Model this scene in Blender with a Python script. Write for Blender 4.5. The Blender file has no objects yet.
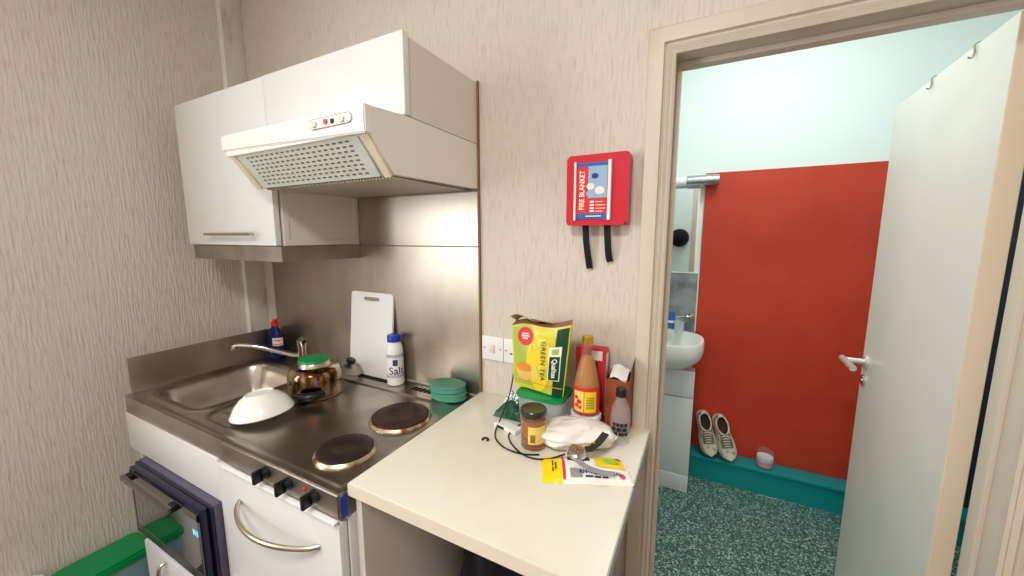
import bpy, bmesh, math, random
from mathutils import Vector, Matrix, noise as mnoise
C = bpy.context.scene.collection
PI = math.pi
SC = bpy.context.scene
random.seed(4)

# ------------------------------------------------------------------ camera
cam_d = bpy.data.cameras.new('camera')
cam_d.sensor_width = 36.0
cam_d.lens = 36.0 * 373.35 / 1024
cam_d.clip_start = 0.02
cam = bpy.data.objects.new('camera', cam_d)
C.objects.link(cam)
cam.location = (1.8789, -1.1123, 1.4791)
cam.rotation_euler = (math.radians(90 - 7.7987), 0, math.radians(27.29))
SC.camera = cam

# ------------------------------------------------------------------ world, exposure, big lights
w = bpy.data.worlds.new('world')
SC.world = w
w.use_nodes = True
w.node_tree.nodes['Background'].inputs[0].default_value = (0.80, 0.90, 1.0, 1)
w.node_tree.nodes['Background'].inputs[1].default_value = 1.0
SC.view_settings.view_transform = 'Standard'
SC.view_settings.look = 'None'
SC.view_settings.gamma = 1
SC.view_settings.use_curve_mapping = False
SC.view_settings.exposure = 0.0


def area(name, loc, rot, sx, sy, power, col):
    l = bpy.data.lights.new(name, 'AREA')
    l.shape = 'RECTANGLE'
    l.size, l.size_y = sx, sy
    l.energy = power
    l.color = col
    o = bpy.data.objects.new(name, l)
    C.objects.link(o)
    o.location = loc
    o.rotation_euler = rot
    return o


# daylight through the kitchen window in the left wall (behind the camera's left)
area('window_daylight', (-0.32, -2.05, 1.65), (0, math.radians(-90), 0), 1.5, 1.3, 68, (0.94, 0.98, 1.0))
# the kitchen ceiling lamp and the bathroom ceiling lamp
area('kitchen_ceiling_light', (1.6, -1.9, 2.74), (0, 0, 0), 0.5, 0.5, 40, (1.0, 0.965, 0.91))
area('bathroom_ceiling_light', (2.15, 0.58, 2.72), (0, 0, 0), 0.6, 0.5, 16, (0.94, 1.0, 0.98))


# ------------------------------------------------------------------ materials
def S(r, g, b):
    f = lambda c: (c / 255 / 12.92) if c / 255 <= 0.04045 else ((c / 255 + 0.055) / 1.055) ** 2.4
    return (f(r), f(g), f(b), 1)


M = {}


def mat(name, col, rough=0.5, metal=0.0, trans=0.0, ior=1.45, bump=None, var=None, spec=None, emit=None, coat=0):
    """bump=(scale xyz, strength, distance); var=(scale xyz, other colour, lo, hi)"""
    m = bpy.data.materials.new(name)
    m.use_nodes = True
    nt = m.node_tree
    p = nt.nodes['Principled BSDF']
    p.inputs['Base Color'].default_value = col
    p.inputs['Roughness'].default_value = rough
    p.inputs['Metallic'].default_value = metal
    p.inputs['Transmission Weight'].default_value = trans
    p.inputs['IOR'].default_value = ior
    p.inputs['Coat Weight'].default_value = coat
    if spec is not None:
        p.inputs['Specular IOR Level'].default_value = spec
    if emit:
        p.inputs['Emission Color'].default_value = emit[0]
        p.inputs['Emission Strength'].default_value = emit[1]
    tc = None

    def noise_for(scale, detail=4.0):
        nonlocal tc
        if tc is None:
            tc = nt.nodes.new('ShaderNodeTexCoord')
        mp = nt.nodes.new('ShaderNodeMapping')
        mp.inputs['Scale'].default_value = scale
        nt.links.new(tc.outputs['Object'], mp.inputs['Vector'])
        n = nt.nodes.new('ShaderNodeTexNoise')
        n.inputs['Scale'].default_value = 1.0
        n.inputs['Detail'].default_value = detail
        nt.links.new(mp.outputs[0], n.inputs['Vector'])
        return n
    if var:
        n = noise_for(var[0])
        r = nt.nodes.new('ShaderNodeMapRange')
        r.inputs['From Min'].default_value = var[2]
        r.inputs['From Max'].default_value = var[3]
        nt.links.new(n.outputs['Fac'], r.inputs['Value'])
        mx = nt.nodes.new('ShaderNodeMix')
        mx.data_type = 'RGBA'
        mx.inputs['A'].default_value = col
        mx.inputs['B'].default_value = var[1]
        nt.links.new(r.outputs[0], mx.inputs['Factor'])
        nt.links.new(mx.outputs['Result'], p.inputs['Base Color'])
    if bump:
        n = noise_for(bump[0])
        b = nt.nodes.new('ShaderNodeBump')
        b.inputs['Strength'].default_value = bump[1]
        b.inputs['Distance'].default_value = bump[2]
        nt.links.new(n.outputs['Fac'], b.inputs['Height'])
        nt.links.new(b.outputs[0], p.inputs['Normal'])
    M[name] = m
    return m


mat('wallpaper', S(215, 205, 194), 0.75, bump=((130, 130, 15), 0.7, 0.006), var=((150, 150, 18), S(200, 188, 173), 0.52, 0.72))
mat('old_paint', S(214, 208, 198), 0.5, var=((14, 14, 5), S(176, 165, 150), 0.55, 0.72))
mat('frame_paint', S(208, 196, 180), 0.42, var=((9, 9, 3), S(196, 178, 160), 0.55, 0.8))
mat('ceiling_white', S(232, 230, 224), 0.8)
mat('lino', S(96, 78, 62), 0.5, var=((6, 6, 6), S(78, 62, 50), 0.4, 0.6))
mat('mint_paint', S(232, 242, 238), 0.6)
mat('red_paint', S(198, 62, 38), 0.45, bump=((9, 9, 9), 0.12, 0.01), var=((6, 6, 6), S(190, 56, 34), 0.4, 0.7))
mat('teal_paint', S(10, 142, 144), 0.35)
mat('gap_dark', S(40, 40, 52), 0.6)  # colour of the added sheet that darkens the door gap
mat('door_white', S(232, 229, 221), 0.4, var=((2, 2, 1), S(224, 219, 208), 0.4, 0.7))
mat('door_edge', S(226, 207, 182), 0.5)
mat('laminate', S(225, 225, 223), 0.28)
mat('laminate_side', S(222, 214, 206), 0.35)
mat('worktop_white', S(226, 222, 206), 0.30, var=((5, 5, 5), S(220, 213, 194), 0.45, 0.7))
mat('edge_cream', S(226, 212, 196), 0.4)
mat('edge_grey', S(170, 175, 170), 0.4)
mat('hood_enamel', S(234, 230, 223), 0.35)
mat('hood_grille', S(205, 210, 200), 0.4)
mat('underside', S(186, 180, 166), 0.4, 0.4)
mat('hood_slot', S(120, 98, 70), 0.7)
mat('plastic_cream', S(224, 210, 184), 0.5)
mat('steel', S(194, 186, 177), 0.30, 1.0, bump=((3, 160, 160), 0.05, 0.002), var=((5, 9, 9), S(168, 157, 146), 0.45, 0.7))
mat('steel_sheet', S(192, 182, 168), 0.38, 1.0, bump=((160, 160, 3), 0.08, 0.002), var=((4, 4, 2.5), S(166, 153, 137), 0.4, 0.7))
mat('steel_dull', S(170, 160, 148), 0.45, 1.0, var=((8, 8, 8), S(146, 134, 122), 0.4, 0.7))
mat('chrome', S(215, 212, 206), 0.12, 1.0)
mat('satin_metal', S(190, 180, 160), 0.3, 1.0)
mat('kettle_metal', S(205, 192, 172), 0.14, 1.0, var=((22, 22, 7), S(96, 56, 24), 0.40, 0.60))
mat('black', S(16, 16, 18), 0.35)
mat('black_matte', S(14, 14, 16), 0.8)
mat('bag_black', S(22, 20, 30), 0.3)
mat('plate_brown', S(70, 48, 38), 0.55, 0.3, var=((26, 26, 26), S(46, 32, 28), 0.4, 0.65))
mat('plate_dark', S(48, 36, 34), 0.42, 0.3, var=((26, 26, 26), S(74, 48, 40), 0.5, 0.7))
mat('plate_ring', S(205, 190, 165), 0.3, 0.9, var=((30, 30, 30), S(150, 92, 48), 0.5, 0.62))
mat('gasket', S(38, 30, 28), 0.5)
mat('slot_dark', S(18, 14, 12), 0.8)
mat('red_plastic', S(205, 28, 52), 0.3)
mat('red_cap', S(214, 24, 28), 0.35)
mat('navy', S(14, 14, 44), 0.25)
mat('oven_side', S(88, 84, 104), 0.35)
mat('oven_glass', S(10, 12, 14), 0.04, coat=1.0, spec=1.0)
mat('oven_frame', S(128, 124, 122), 0.22, 0.9)
mat('appliance_white', S(226, 226, 228), 0.35)
mat('green_lid', S(0, 142, 78), 0.35)
mat('green_dark', S(0, 74, 44), 0.4)
mat('tub_clear', S(186, 214, 222), 0.18, trans=0.55, ior=1.1)
mat('tub_blue', S(128, 170, 196), 0.4)
mat('lime', S(150, 200, 40), 0.5)
mat('ceramic', S(238, 238, 232), 0.16)
mat('white_plastic', S(236, 236, 236), 0.35)
mat('blue_plastic', S(22, 50, 168), 0.3)
mat('blue_print', S(40, 52, 120), 0.5)
mat('soap_blue', S(16, 30, 110), 0.15, trans=0.3, ior=1.33)
mat('label_white', S(236, 234, 228), 0.5)
mat('label_yellow', S(238, 206, 40), 0.45)
mat('label_cream', S(236, 206, 110), 0.5)
mat('label_red', S(214, 40, 44), 0.45)
mat('label_blue', S(36, 96, 178), 0.45)
mat('label_pale', S(150, 180, 210), 0.5)
mat('label_orange', S(226, 140, 40), 0.5)
mat('ink', S(28, 28, 34), 0.6)
mat('tea_yellow', S(214, 204, 48), 0.3, var=((16, 16, 16), S(176, 190, 70), 0.48, 0.7), bump=((30, 30, 30), 0.3, 0.008))
mat('tea_olive', S(168, 186, 78), 0.3)
mat('tea_green', S(10, 62, 36), 0.35)
mat('tea_tan', S(232, 188, 96), 0.4)
mat('tea_inner', S(150, 96, 74), 0.6)
mat('amber', S(228, 150, 62), 0.08, trans=0.45, ior=1.35)
mat('amber_light', S(214, 160, 84), 0.06, trans=0.75, ior=1.2)
mat('honey', S(222, 132, 36), 0.08, trans=0.75, ior=1.35)
mat('clear_glass', S(238, 242, 242), 0.04, trans=0.95, ior=1.2)
mat('frosted', S(220, 228, 226), 0.25, trans=0.7, ior=1.15)
mat('dark_lid', S(34, 44, 40), 0.25)
mat('gold', S(212, 172, 70), 0.25, 0.9)
mat('carton_red', S(204, 36, 52), 0.45)
mat('carton_brown', S(150, 70, 36), 0.5, var=((20, 20, 20), S(92, 36, 22), 0.45, 0.7))
mat('cardboard', S(150, 118, 84), 0.8)
mat('paper_white', S(238, 232, 225), 0.35, bump=((34, 34, 34), 0.25, 0.01))
mat('foil', S(196, 198, 198), 0.28, 0.9, bump=((60, 60, 60), 0.8, 0.01))
mat('sponge_pad', S(92, 142, 118), 0.95, bump=((300, 300, 300), 0.6, 0.003))
mat('sponge_body', S(68, 152, 130), 0.9, bump=((200, 200, 200), 0.5, 0.003))
mat('wipe_white', S(238, 234, 226), 0.35, bump=((30, 30, 30), 0.4, 0.008))
mat('wipe_yellow', S(246, 210, 20), 0.35, bump=((30, 30, 30), 0.4, 0.008))
mat('strap_grey', S(146, 140, 138), 0.5)
mat('strap_dark', S(40, 36, 36), 0.6)
mat('marble', S(150, 156, 158), 0.25, var=((9, 9, 9), S(108, 114, 118), 0.42, 0.66))
mat('mirror', S(235, 240, 240), 0.02, 1.0)
mat('aluminium', S(190, 196, 200), 0.25, 1.0)
mat('diffuser', S(240, 246, 246), 0.4)
mat('shoe', S(216, 206, 188), 0.7, var=((30, 30, 30), S(150, 134, 112), 0.5, 0.7))
mat('shoe_grey', S(126, 114, 98), 0.85)
mat('shoe_sole', S(228, 220, 202), 0.6)
mat('shoe_inside', S(88, 66, 48), 0.9)
mat('pink_wax', S(226, 150, 170), 0.5)
mat('white_wax', S(230, 226, 230), 0.5)
mat('wood_edge', S(134, 96, 62), 0.5)
mat('reflection_blue', S(120, 200, 255), 0.4, emit=(S(110, 190, 255), 1.2))  # glow of the imitated reflection on the oven glass
mat('cloth_black', S(16, 15, 20), 0.95)
mat('lever', S(214, 214, 212), 0.32, 0.55)


def speckle():
    m = bpy.data.materials.new('speckled_vinyl')
    m.use_nodes = True
    nt = m.node_tree
    p = nt.nodes['Principled BSDF']
    p.inputs['Roughness'].default_value = 0.45
    tc = nt.nodes.new('ShaderNodeTexCoord')
    v = nt.nodes.new('ShaderNodeTexVoronoi')
    v.inputs['Scale'].default_value = 170
    nt.links.new(tc.outputs['Object'], v.inputs['Vector'])
    sep = nt.nodes.new('ShaderNodeSeparateColor')
    nt.links.new(v.outputs['Color'], sep.inputs[0])
    cr = nt.nodes.new('ShaderNodeValToRGB')
    cr.color_ramp.interpolation = 'CONSTANT'
    e = cr.color_ramp.elements
    e[0].position, e[0].color = 0.0, S(44, 80, 76)
    e[1].position, e[1].color = 0.34, S(74, 114, 107)
    for pos, col in ((0.6, S(112, 150, 140)), (0.82, S(176, 206, 194)), (0.93, S(22, 56, 58))):
        x = e.new(pos)
        x.color = col
    nt.links.new(sep.outputs[0], cr.inputs[0])
    nt.links.new(cr.outputs[0], p.inputs['Base Color'])
    M['speckle'] = m


speckle()


def pane_mat():
    m = bpy.data.materials.new('window_pane')
    m.use_nodes = True
    nt = m.node_tree
    out = nt.nodes['Material Output']
    t = nt.nodes.new('ShaderNodeBsdfTransparent')
    g = nt.nodes.new('ShaderNodeBsdfGlossy')
    g.inputs['Roughness'].default_value = 0.02
    mx = nt.nodes.new('ShaderNodeMixShader')
    mx.inputs[0].default_value = 0.06
    nt.links.new(t.outputs[0], mx.inputs[1])
    nt.links.new(g.outputs[0], mx.inputs[2])
    nt.links.new(mx.outputs[0], out.inputs['Surface'])
    M['pane'] = m


pane_mat()


def thin_clear(name, col, fac):
    m = bpy.data.materials.new(name)
    m.use_nodes = True
    nt = m.node_tree
    out = nt.nodes['Material Output']
    p = nt.nodes['Principled BSDF']
    p.inputs['Base Color'].default_value = col
    p.inputs['Roughness'].default_value = 0.12
    t = nt.nodes.new('ShaderNodeBsdfTransparent')
    t.inputs[0].default_value = (0.96, 0.97, 0.97, 1)
    mx = nt.nodes.new('ShaderNodeMixShader')
    mx.inputs[0].default_value = fac
    nt.links.new(t.outputs[0], mx.inputs[1])
    nt.links.new(p.outputs[0], mx.inputs[2])
    nt.links.new(mx.outputs[0], out.inputs['Surface'])
    M[name] = m


thin_clear('film', S(225, 235, 238), 0.35)
thin_clear('glassy', S(228, 232, 230), 0.07)
thin_clear('bottle_clear', S(225, 228, 228), 0.16)
thin_clear('plastic_film', S(240, 236, 230), 0.75)
thin_clear('bluish_film', S(150, 190, 205), 0.6)


# ------------------------------------------------------------------ geometry helpers
def nb():
    return bmesh.new()


def box(bm, x0, x1, y0, y1, z0, z1, bev=0.0, mi=0, seg=2):
    r = bmesh.ops.create_cube(bm, size=1.0)
    vs = r['verts']
    for v in vs:
        v.co = Vector(((x0 + x1) / 2 + v.co.x * (x1 - x0), (y0 + y1) / 2 + v.co.y * (y1 - y0), (z0 + z1) / 2 + v.co.z * (z1 - z0)))
    fs = set(f for v in vs for f in v.link_faces)
    for f in fs:
        f.material_index = mi
    if bev:
        es = list(set(e for v in vs for e in v.link_edges))
        rr = bmesh.ops.bevel(bm, geom=es, offset=bev, segments=seg, affect='EDGES', profile=0.6)
        for f in rr['faces']:
            f.material_index = mi
    return bm


def lathe(bm, prof, n=32, c=(0, 0, 0), mi=0, sx=1.0, sy=1.0, cap0=True, cap1=True, rot=None):
    rings = []
    c = Vector(c)
    for r, z in prof:
        ring = []
        for k in range(n):
            a = 2 * PI * k / n
            p = Vector((r * sx * math.cos(a), r * sy * math.sin(a), z))
            if rot:
                p = rot @ p
            ring.append(bm.verts.new(c + p))
        rings.append(ring)
    for a, b in zip(rings, rings[1:]):
        for k in range(n):
            f = bm.faces.new((a[k], a[(k + 1) % n], b[(k + 1) % n], b[k]))
            f.material_index = mi
    if cap0:
        f = bm.faces.new(list(reversed(rings[0])))
        f.material_index = mi
    if cap1:
        f = bm.faces.new(rings[-1])
        f.material_index = mi
    return bm


def smooth_path(pts, n=8):
    P = [Vector(p) for p in pts]
    if len(P) < 3:
        return P
    out = []
    for i in range(len(P) - 1):
        p0, p1, p2, p3 = P[max(i - 1, 0)], P[i], P[i + 1], P[min(i + 2, len(P) - 1)]
        for k in range(n):
            t = k / n
            out.append(0.5 * ((2 * p1) + (p2 - p0) * t + (2 * p0 - 5 * p1 + 4 * p2 - p3) * t * t + (3 * p1 - p0 - 3 * p2 + p3) * t ** 3))
    out.append(P[-1])
    return out


def tube(bm, pts, r, n=10, mi=0, flat=None):
    """flat=(w,h, up) makes a rectangular-ish section"""
    P = [Vector(p) for p in pts]
    rings = []
    up = Vector((0, 0, 1)) if flat is None else Vector(flat[2])
    prev = None
    for i, p in enumerate(P):
        t = (P[min(i + 1, len(P) - 1)] - P[max(i - 1, 0)]).normalized()
        if prev is None or flat:
            s = t.cross(up)
            if s.length < 1e-3:
                s = t.cross(Vector((1, 0, 0)))
        else:
            s = prev - t * prev.dot(t)
        s.normalize()
        prev = s
        u = s.cross(t).normalized()
        rr = r[i] if isinstance(r, (list, tuple)) else r
        ring = []
        if flat:
            for a, b in ((-1, -1), (1, -1), (1, 1), (-1, 1)):
                ring.append(bm.verts.new(p + s * a * flat[0] / 2 + u * b * flat[1] / 2))
        else:
            for k in range(n):
                a = 2 * PI * k / n
                ring.append(bm.verts.new(p + (s * math.cos(a) + u * math.sin(a)) * rr))
        rings.append(ring)
    m = len(rings[0])
    for a, b in zip(rings, rings[1:]):
        for k in range(m):
            f = bm.faces.new((a[k], a[(k + 1) % m], b[(k + 1) % m], b[k]))
            f.material_index = mi
    for q in (list(reversed(rings[0])), rings[-1]):
        f = bm.faces.new(q)
        f.material_index = mi
    return bm


def prism(bm, poly, fn, lo, hi, mi=0):
    """poly: 2-D points; fn(a, b, t) -> 3-D"""
    A = [bm.verts.new(Vector(fn(a, b, lo))) for a, b in poly]
    B = [bm.verts.new(Vector(fn(a, b, hi))) for a, b in poly]
    n = len(poly)
    for k in range(n):
        f = bm.faces.new((A[k], A[(k + 1) % n], B[(k + 1) % n], B[k]))
        f.material_index = mi
    for q in (list(reversed(A)), B):
        f = bm.faces.new(q)
        f.material_index = mi
    return bm


def rrect(x0, x1, y0, y1, r, n=5):
    out = []
    for cx, cy, a0 in ((x1 - r, y1 - r, 0), (x0 + r, y1 - r, 90), (x0 + r, y0 + r, 180), (x1 - r, y0 + r, 270)):
        for k in range(n + 1):
            a = math.radians(a0 + 90 * k / n)
            out.append((cx + r * math.cos(a), cy + r * math.sin(a)))
    return out


def grid(bm, nu, nv, fn, mi=0):
    V = [[bm.verts.new(Vector(fn(i / nu, j / nv))) for j in range(nv + 1)] for i in range(nu + 1)]
    for i in range(nu):
        for j in range(nv):
            f = bm.faces.new((V[i][j], V[i + 1][j], V[i + 1][j + 1], V[i][j + 1]))
            f.material_index = mi
    return V


def mtx(o):
    m = Matrix.LocRotScale(o.location, o.rotation_euler.to_quaternion(), o.scale)
    return mtx(o.parent) @ m if o.parent else m


def obj(name, bm, m, parent=None, local=False, smooth=35, kind=None, label=None):
    """link a bmesh as ONE object; vertices given in world space unless local"""
    me = bpy.data.meshes.new(name)
    bmesh.ops.recalc_face_normals(bm, faces=bm.faces)
    o = bpy.data.objects.new(name, me)
    if parent:
        o.parent = parent
        if not local:
            bmesh.ops.transform(bm, matrix=mtx(parent).inverted(), verts=bm.verts)
    else:
        xs = [v.co for v in bm.verts]
        base = Vector(((min(v.x for v in xs) + max(v.x for v in xs)) / 2, (min(v.y for v in xs) + max(v.y for v in xs)) / 2, min(v.z for v in xs)))
        bmesh.ops.translate(bm, vec=-base, verts=bm.verts)
        o.location = base
    bm.to_mesh(me)
    bm.free()
    for x in (m if isinstance(m, (list, tuple)) else [m]):
        me.materials.append(M[x])
    if smooth:
        me.polygons.foreach_set('use_smooth', [True] * len(me.polygons))
        me.set_sharp_from_angle(angle=math.radians(smooth))
    C.objects.link(o)
    if kind:
        o['kind'] = kind
    if label:
        o['label'] = label
    return o


def tag(o, label, cat, group=None):
    o['label'] = label
    o['category'] = cat
    if group:
        o['group'] = group
    return o


def thing(name, label, cat, loc=(0, 0, 0), rot=(0, 0, 0), group=None):
    o = bpy.data.objects.new(name, None)
    o.empty_display_size = 0.05
    C.objects.link(o)
    o.location = loc
    o.rotation_euler = rot
    return tag(o, label, cat, group)


def struct(name, bm, m, smooth=35, label=None):
    return obj(name, bm, m, None, smooth=smooth, kind='structure', label=label)


def text(name, s, size, fn, m, parent, local=False, ext=0.0, align='CENTER', space=1.0, label=None, bold=0.0):
    """flat lettering; fn(x, y, d) maps text plane coordinates to 3-D"""
    cu = bpy.data.curves.new('tmp', 'FONT')
    cu.body = s
    cu.size = size
    cu.align_x = align
    cu.align_y = 'CENTER'
    cu.space_character = space
    cu.offset = bold
    cu.resolution_u = 3
    t = bpy.data.objects.new('tmp', cu)
    C.objects.link(t)
    dg = bpy.context.evaluated_depsgraph_get()
    me = bpy.data.meshes.new_from_object(t.evaluated_get(dg))
    bpy.data.objects.remove(t)
    bpy.data.curves.remove(cu)
    bm = nb()
    bm.from_mesh(me)
    bpy.data.meshes.remove(me)
    for v in bm.verts:
        v.co = Vector(fn(v.co.x, v.co.y, 0))
    return obj(name, bm, m, parent, local=local, smooth=0, label=label)


def bars(name, rows, fn, m, parent, local=False):
    """illegible small print: rows of (y, height, [(x0, x1), ...])"""
    bm = nb()
    for y, h, segs in rows:
        for a, b in segs:
            grid(bm, 3, 1, lambda u, v: fn(a + (b - a) * u, y + h * (v - 0.5), 0))
    return obj(name, bm, m, parent, local=local, smooth=0)


# ------------------------------------------------------------------ room shell
XL, YF, XR, ZC = -0.15, -3.3, 3.3, 2.80           # kitchen: left wall, wall behind the camera, right wall, ceiling
PT = 0.105                                        # partition thickness
BX0, BX1, BY0, BY1, BZC = 1.0, 3.25, PT, 1.43, 2.80   # bathroom
DX0, DX1, DZ = 1.780, 2.475, 1.945                # door opening

bm = box(nb(), XL - 0.12, XR + 0.12, YF - 0.12, 0.0, -0.1, 0.0)
struct('floor_kitchen', bm, 'lino')
bm = box(nb(), BX0 - 0.1, BX1 + 0.1, 0.0, BY1 + 0.1, -0.1, 0.0)
struct('floor_bathroom', bm, 'speckle')
bm = box(nb(), XL - 0.12, XR + 0.12, YF - 0.12, PT, ZC, ZC + 0.1)
struct('ceiling_kitchen', bm, 'ceiling_white')
bm = box(nb(), BX0 - 0.1, BX1 + 0.1, PT, BY1 + 0.1, BZC, BZC + 0.1)
struct('ceiling_bathroom', bm, 'ceiling_white')

# back wall with the doorway; the bathroom side is painted mint
bm = nb()
for a in ((XL - 0.12, DX0 - 0.03, 0, PT, 0, ZC), (DX1 + 0.03, XR + 0.12, 0, PT, 0, ZC), (DX0 - 0.03, DX1 + 0.03, 0, PT, DZ + 0.03, ZC)):
    box(bm, *a)
for f in bm.faces:
    if f.normal.y > 0.5 or all(v.co.y > PT - 0.01 for v in f.verts):
        f.material_index = 1
struct('wall_back', bm, ['wallpaper', 'mint_paint'], smooth=0)

# left wall with the window opening
WY0, WY1, WZ0, WZ1 = -2.75, -1.45, 0.95, 2.40
bm = nb()
for a in ((WY1, 0.0, 0, ZC), (YF - 0.12, WY0, 0, ZC), (WY0, WY1, 0, WZ0), (WY0, WY1, WZ1, ZC)):
    box(bm, XL - 0.12, XL, a[0], a[1], a[2], a[3])
struct('wall_left', bm, 'wallpaper', smooth=0)
bm = nb()
for a in ((WY0, WY0 + 0.06, WZ0, WZ1), (WY1 - 0.06, WY1, WZ0, WZ1), (WY0 + 0.06, WY1 - 0.06, WZ0, WZ0 + 0.06), (WY0 + 0.06, WY1 - 0.06, WZ1 - 0.06, WZ1), (-2.12, -2.08, WZ0 + 0.06, WZ1 - 0.06)):
    box(bm, XL - 0.10, XL - 0.03, a[0], a[1], a[2], a[3], 0.004)
wf = struct('window_1', bm, 'frame_paint')
bm = box(nb(), XL - 0.068, XL - 0.064, WY0 + 0.06, WY1 - 0.06, WZ0 + 0.06, WZ1 - 0.06)
obj('pane', bm, 'pane', wf)
bm = box(nb(), XL - 0.10, XL + 0.08, WY0 - 0.04, WY1 + 0.04, WZ0 - 0.03, WZ0, 0.006)
obj('window_sill', bm, 'frame_paint', wf)
bm = box(nb(), XR, XR + 0.12, YF - 0.12, 0.0, 0, ZC)
struct('wall_right', bm, 'wallpaper', smooth=0)
bm = box(nb(), XL, XR, YF - 0.12, YF, 0, ZC)
struct('wall_front', bm, 'wallpaper', smooth=0)
bm = box(nb(), XL, XL + 0.016, YF, -0.09, 0, 0.10, 0.004)
struct('baseboard_left', bm, 'frame_paint')

# boxed pipe casing in the back left corner
bm = box(nb(), XL, -0.12, -0.087, 0.0, 0, ZC, 0.004)
box(bm, XL, -0.119, -0.0915, -0.087, 0, ZC, 0.001, mi=1)
struct('trim_1', bm, ['old_paint', 'label_white'], label='narrow painted timber casing running up the back left corner')

# bathroom walls
bm = box(nb(), BX0 - 0.1, BX1 + 0.1, BY1, BY1 + 0.1, 0, BZC)
struct('wall_bathroom_back', bm, 'mint_paint', smooth=0)
bm = box(nb(), BX0 - 0.1, BX0, PT, BY1, 0, BZC)
struct('wall_bathroom_left', bm, 'mint_paint', smooth=0)
bm = box(nb(), BX1, BX1 + 0.1, PT, BY1, 0, BZC)
struct('wall_bathroom_right', bm, 'mint_paint', smooth=0)
bm = box(nb(), 2.83, BX1, BY1 - 0.016, BY1, 0.15, 1.95)  # added dark sheet that makes the gap past the open door look black
struct('wall_bathroom_gap_sheet', bm, 'gap_dark', smooth=0, label='added dark sheet on the bathroom wall, darkening the gap beside the open door')
bm = box(nb(), 1.855, 2.83, BY1 - 0.012, BY1, 0.15, 1.848)
struct('wall_bathroom_panel', bm, 'red_paint', smooth=0, label='red painted lower part of the bathroom wall')
bm = nb()
box(bm, 1.2, BX1, 1.315, BY1 - 0.012, 0, 0.132)
box(bm, 1.2, BX1, 1.303, BY1 - 0.012, 0.132, 0.15, 0.004)
struct('baseboard_bathroom_back', bm, 'teal_paint', label='teal boxed skirting ledge under the red wall')

# door frame: moulded architrave swept round the opening, lining and stops
prof = [(-0.002, 0.0), (-0.002, 0.010), (0.004, 0.013), (0.007, 0.010), (0.010, 0.013), (0.016, 0.016), (0.020, 0.011), (0.024, 0.012), (0.027, 0.020),
        (0.055, 0.020), (0.063, 0.018), (0.068, 0.012), (0.068, 0.0)]


def sweep(bm, prof, x0, x1, zt, ys=1, y0=0.0):
    R = []
    for u, v in prof:
        y = y0 - ys * v
        R.append([bm.verts.new(p) for p in ((x0 - u, y, 0), (x0 - u, y, zt + u), (x1 + u, y, zt + u), (x1 + u, y, 0))])
    for a, b in zip(R, R[1:]):
        for k in range(3):
            bm.faces.new((a[k], a[k + 1], b[k + 1], b[k]))
    bm.faces.new([r[0] for r in R])
    bm.faces.new([r[3] for r in R])


bm = nb()
sweep(bm, prof, DX0, DX1, DZ)
struct('trim_2', bm, 'frame_paint', smooth=25, label='moulded cream architrave around the bathroom doorway')
bm = nb()
box(bm, DX0 - 0.03, DX0, 0.0, PT, 0, DZ, 0.002)
box(bm, DX1, DX1 + 0.03, 0.0, PT, 0, DZ, 0.002)
box(bm, DX0 - 0.03, DX1 + 0.03, 0.0, PT, DZ, DZ + 0.03, 0.002)
box(bm, DX0, DX0 + 0.012, 0.05, 0.085, 0, DZ - 0.012, 0.002)
box(bm, DX1 - 0.012, DX1, 0.05, 0.085, 0, DZ - 0.012, 0.002)
box(bm, DX0, DX1, 0.05, 0.085, DZ - 0.014, DZ, 0.002)
struct('trim_3', bm, 'frame_paint', label='cream door lining and stops inside the doorway')

# the open door leaf
HX, HY, DL = 2.434, 0.130, 0.676
dr = Vector((0.029, 0.675, 0)).normalized()
dn = Vector((dr.y, -dr.x, 0))          # thickness direction, +x side
dmat = Matrix((( dr.x, dn.x, 0, HX), (dr.y, dn.y, 0, HY), (0, 0, 1, 0), (0, 0, 0, 1)))
bm = box(nb(), 0, DL, 0, 0.042, 0.008, 1.948, 0.0015, seg=1)
for f in bm.faces:
    if all(v.co.x < 0.003 for v in f.verts):
        f.material_index = 1
bmesh.ops.transform(bm, matrix=dmat, verts=bm.verts)
door = struct('door_1', bm, ['door_white', 'door_edge'], smooth=0, label='white flush door standing open into the bathroom')


def dpos(a, n, z):
    return dmat @ Vector((a, n, z))


hz, ha = 0.998, DL - 0.045
bm = nb()
rotd = Matrix(((dr.x, 0, -dn.x), (dr.y, 0, -dn.y), (0, 1, 0)))     # local z -> -dn
lathe(bm, [(0.026, 0), (0.026, 0.006), (0.022, 0.009)], 24, dpos(ha, 0, hz), rot=rotd)
tube(bm, [dpos(ha, -0.004, hz), dpos(ha, -0.072, hz)], 0.0105)
tube(bm, [dpos(ha + 0.012, -0.070, hz + 0.003), dpos(ha - 0.12, -0.066, hz)], 0.0115)
obj('door_handle', bm, 'lever', door, label='satin chrome lever handle')
bm = nb()
lathe(bm, [(0.024, 0), (0.024, 0.005), (0.020, 0.008)], 24, dpos(ha, 0, hz - 0.075), rot=rotd)
lathe(bm, [(0.007, 0.0081), (0.007, 0.010), (0.004, 0.0101)], 12, dpos(ha, 0, hz - 0.075), rot=rotd)
obj('escutcheon', bm, 'chrome', door, label='round chrome keyhole plate')
for k, (a, nm) in enumerate(((0.16, 'grey wire hook over top edge of white door, nearer the hinges'), (0.385, 'grey wire hook over top edge of white door, nearer the handle'))):
    zt = 1.950
    bm = tube(nb(), smooth_path([dpos(a, 0.045, zt - 0.02), dpos(a, 0.043, zt), dpos(a, 0.020, zt + 0.001), dpos(a, -0.003, zt), dpos(a, -0.003, zt - 0.022), dpos(a + 0.001, -0.007, zt - 0.032), dpos(a + 0.002, -0.013, zt - 0.029)], 5), 0.0020, 8)
    tag(obj('over_door_hook', bm, 'steel_dull'), nm, 'hook', 'hooks over the bathroom door')

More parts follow.
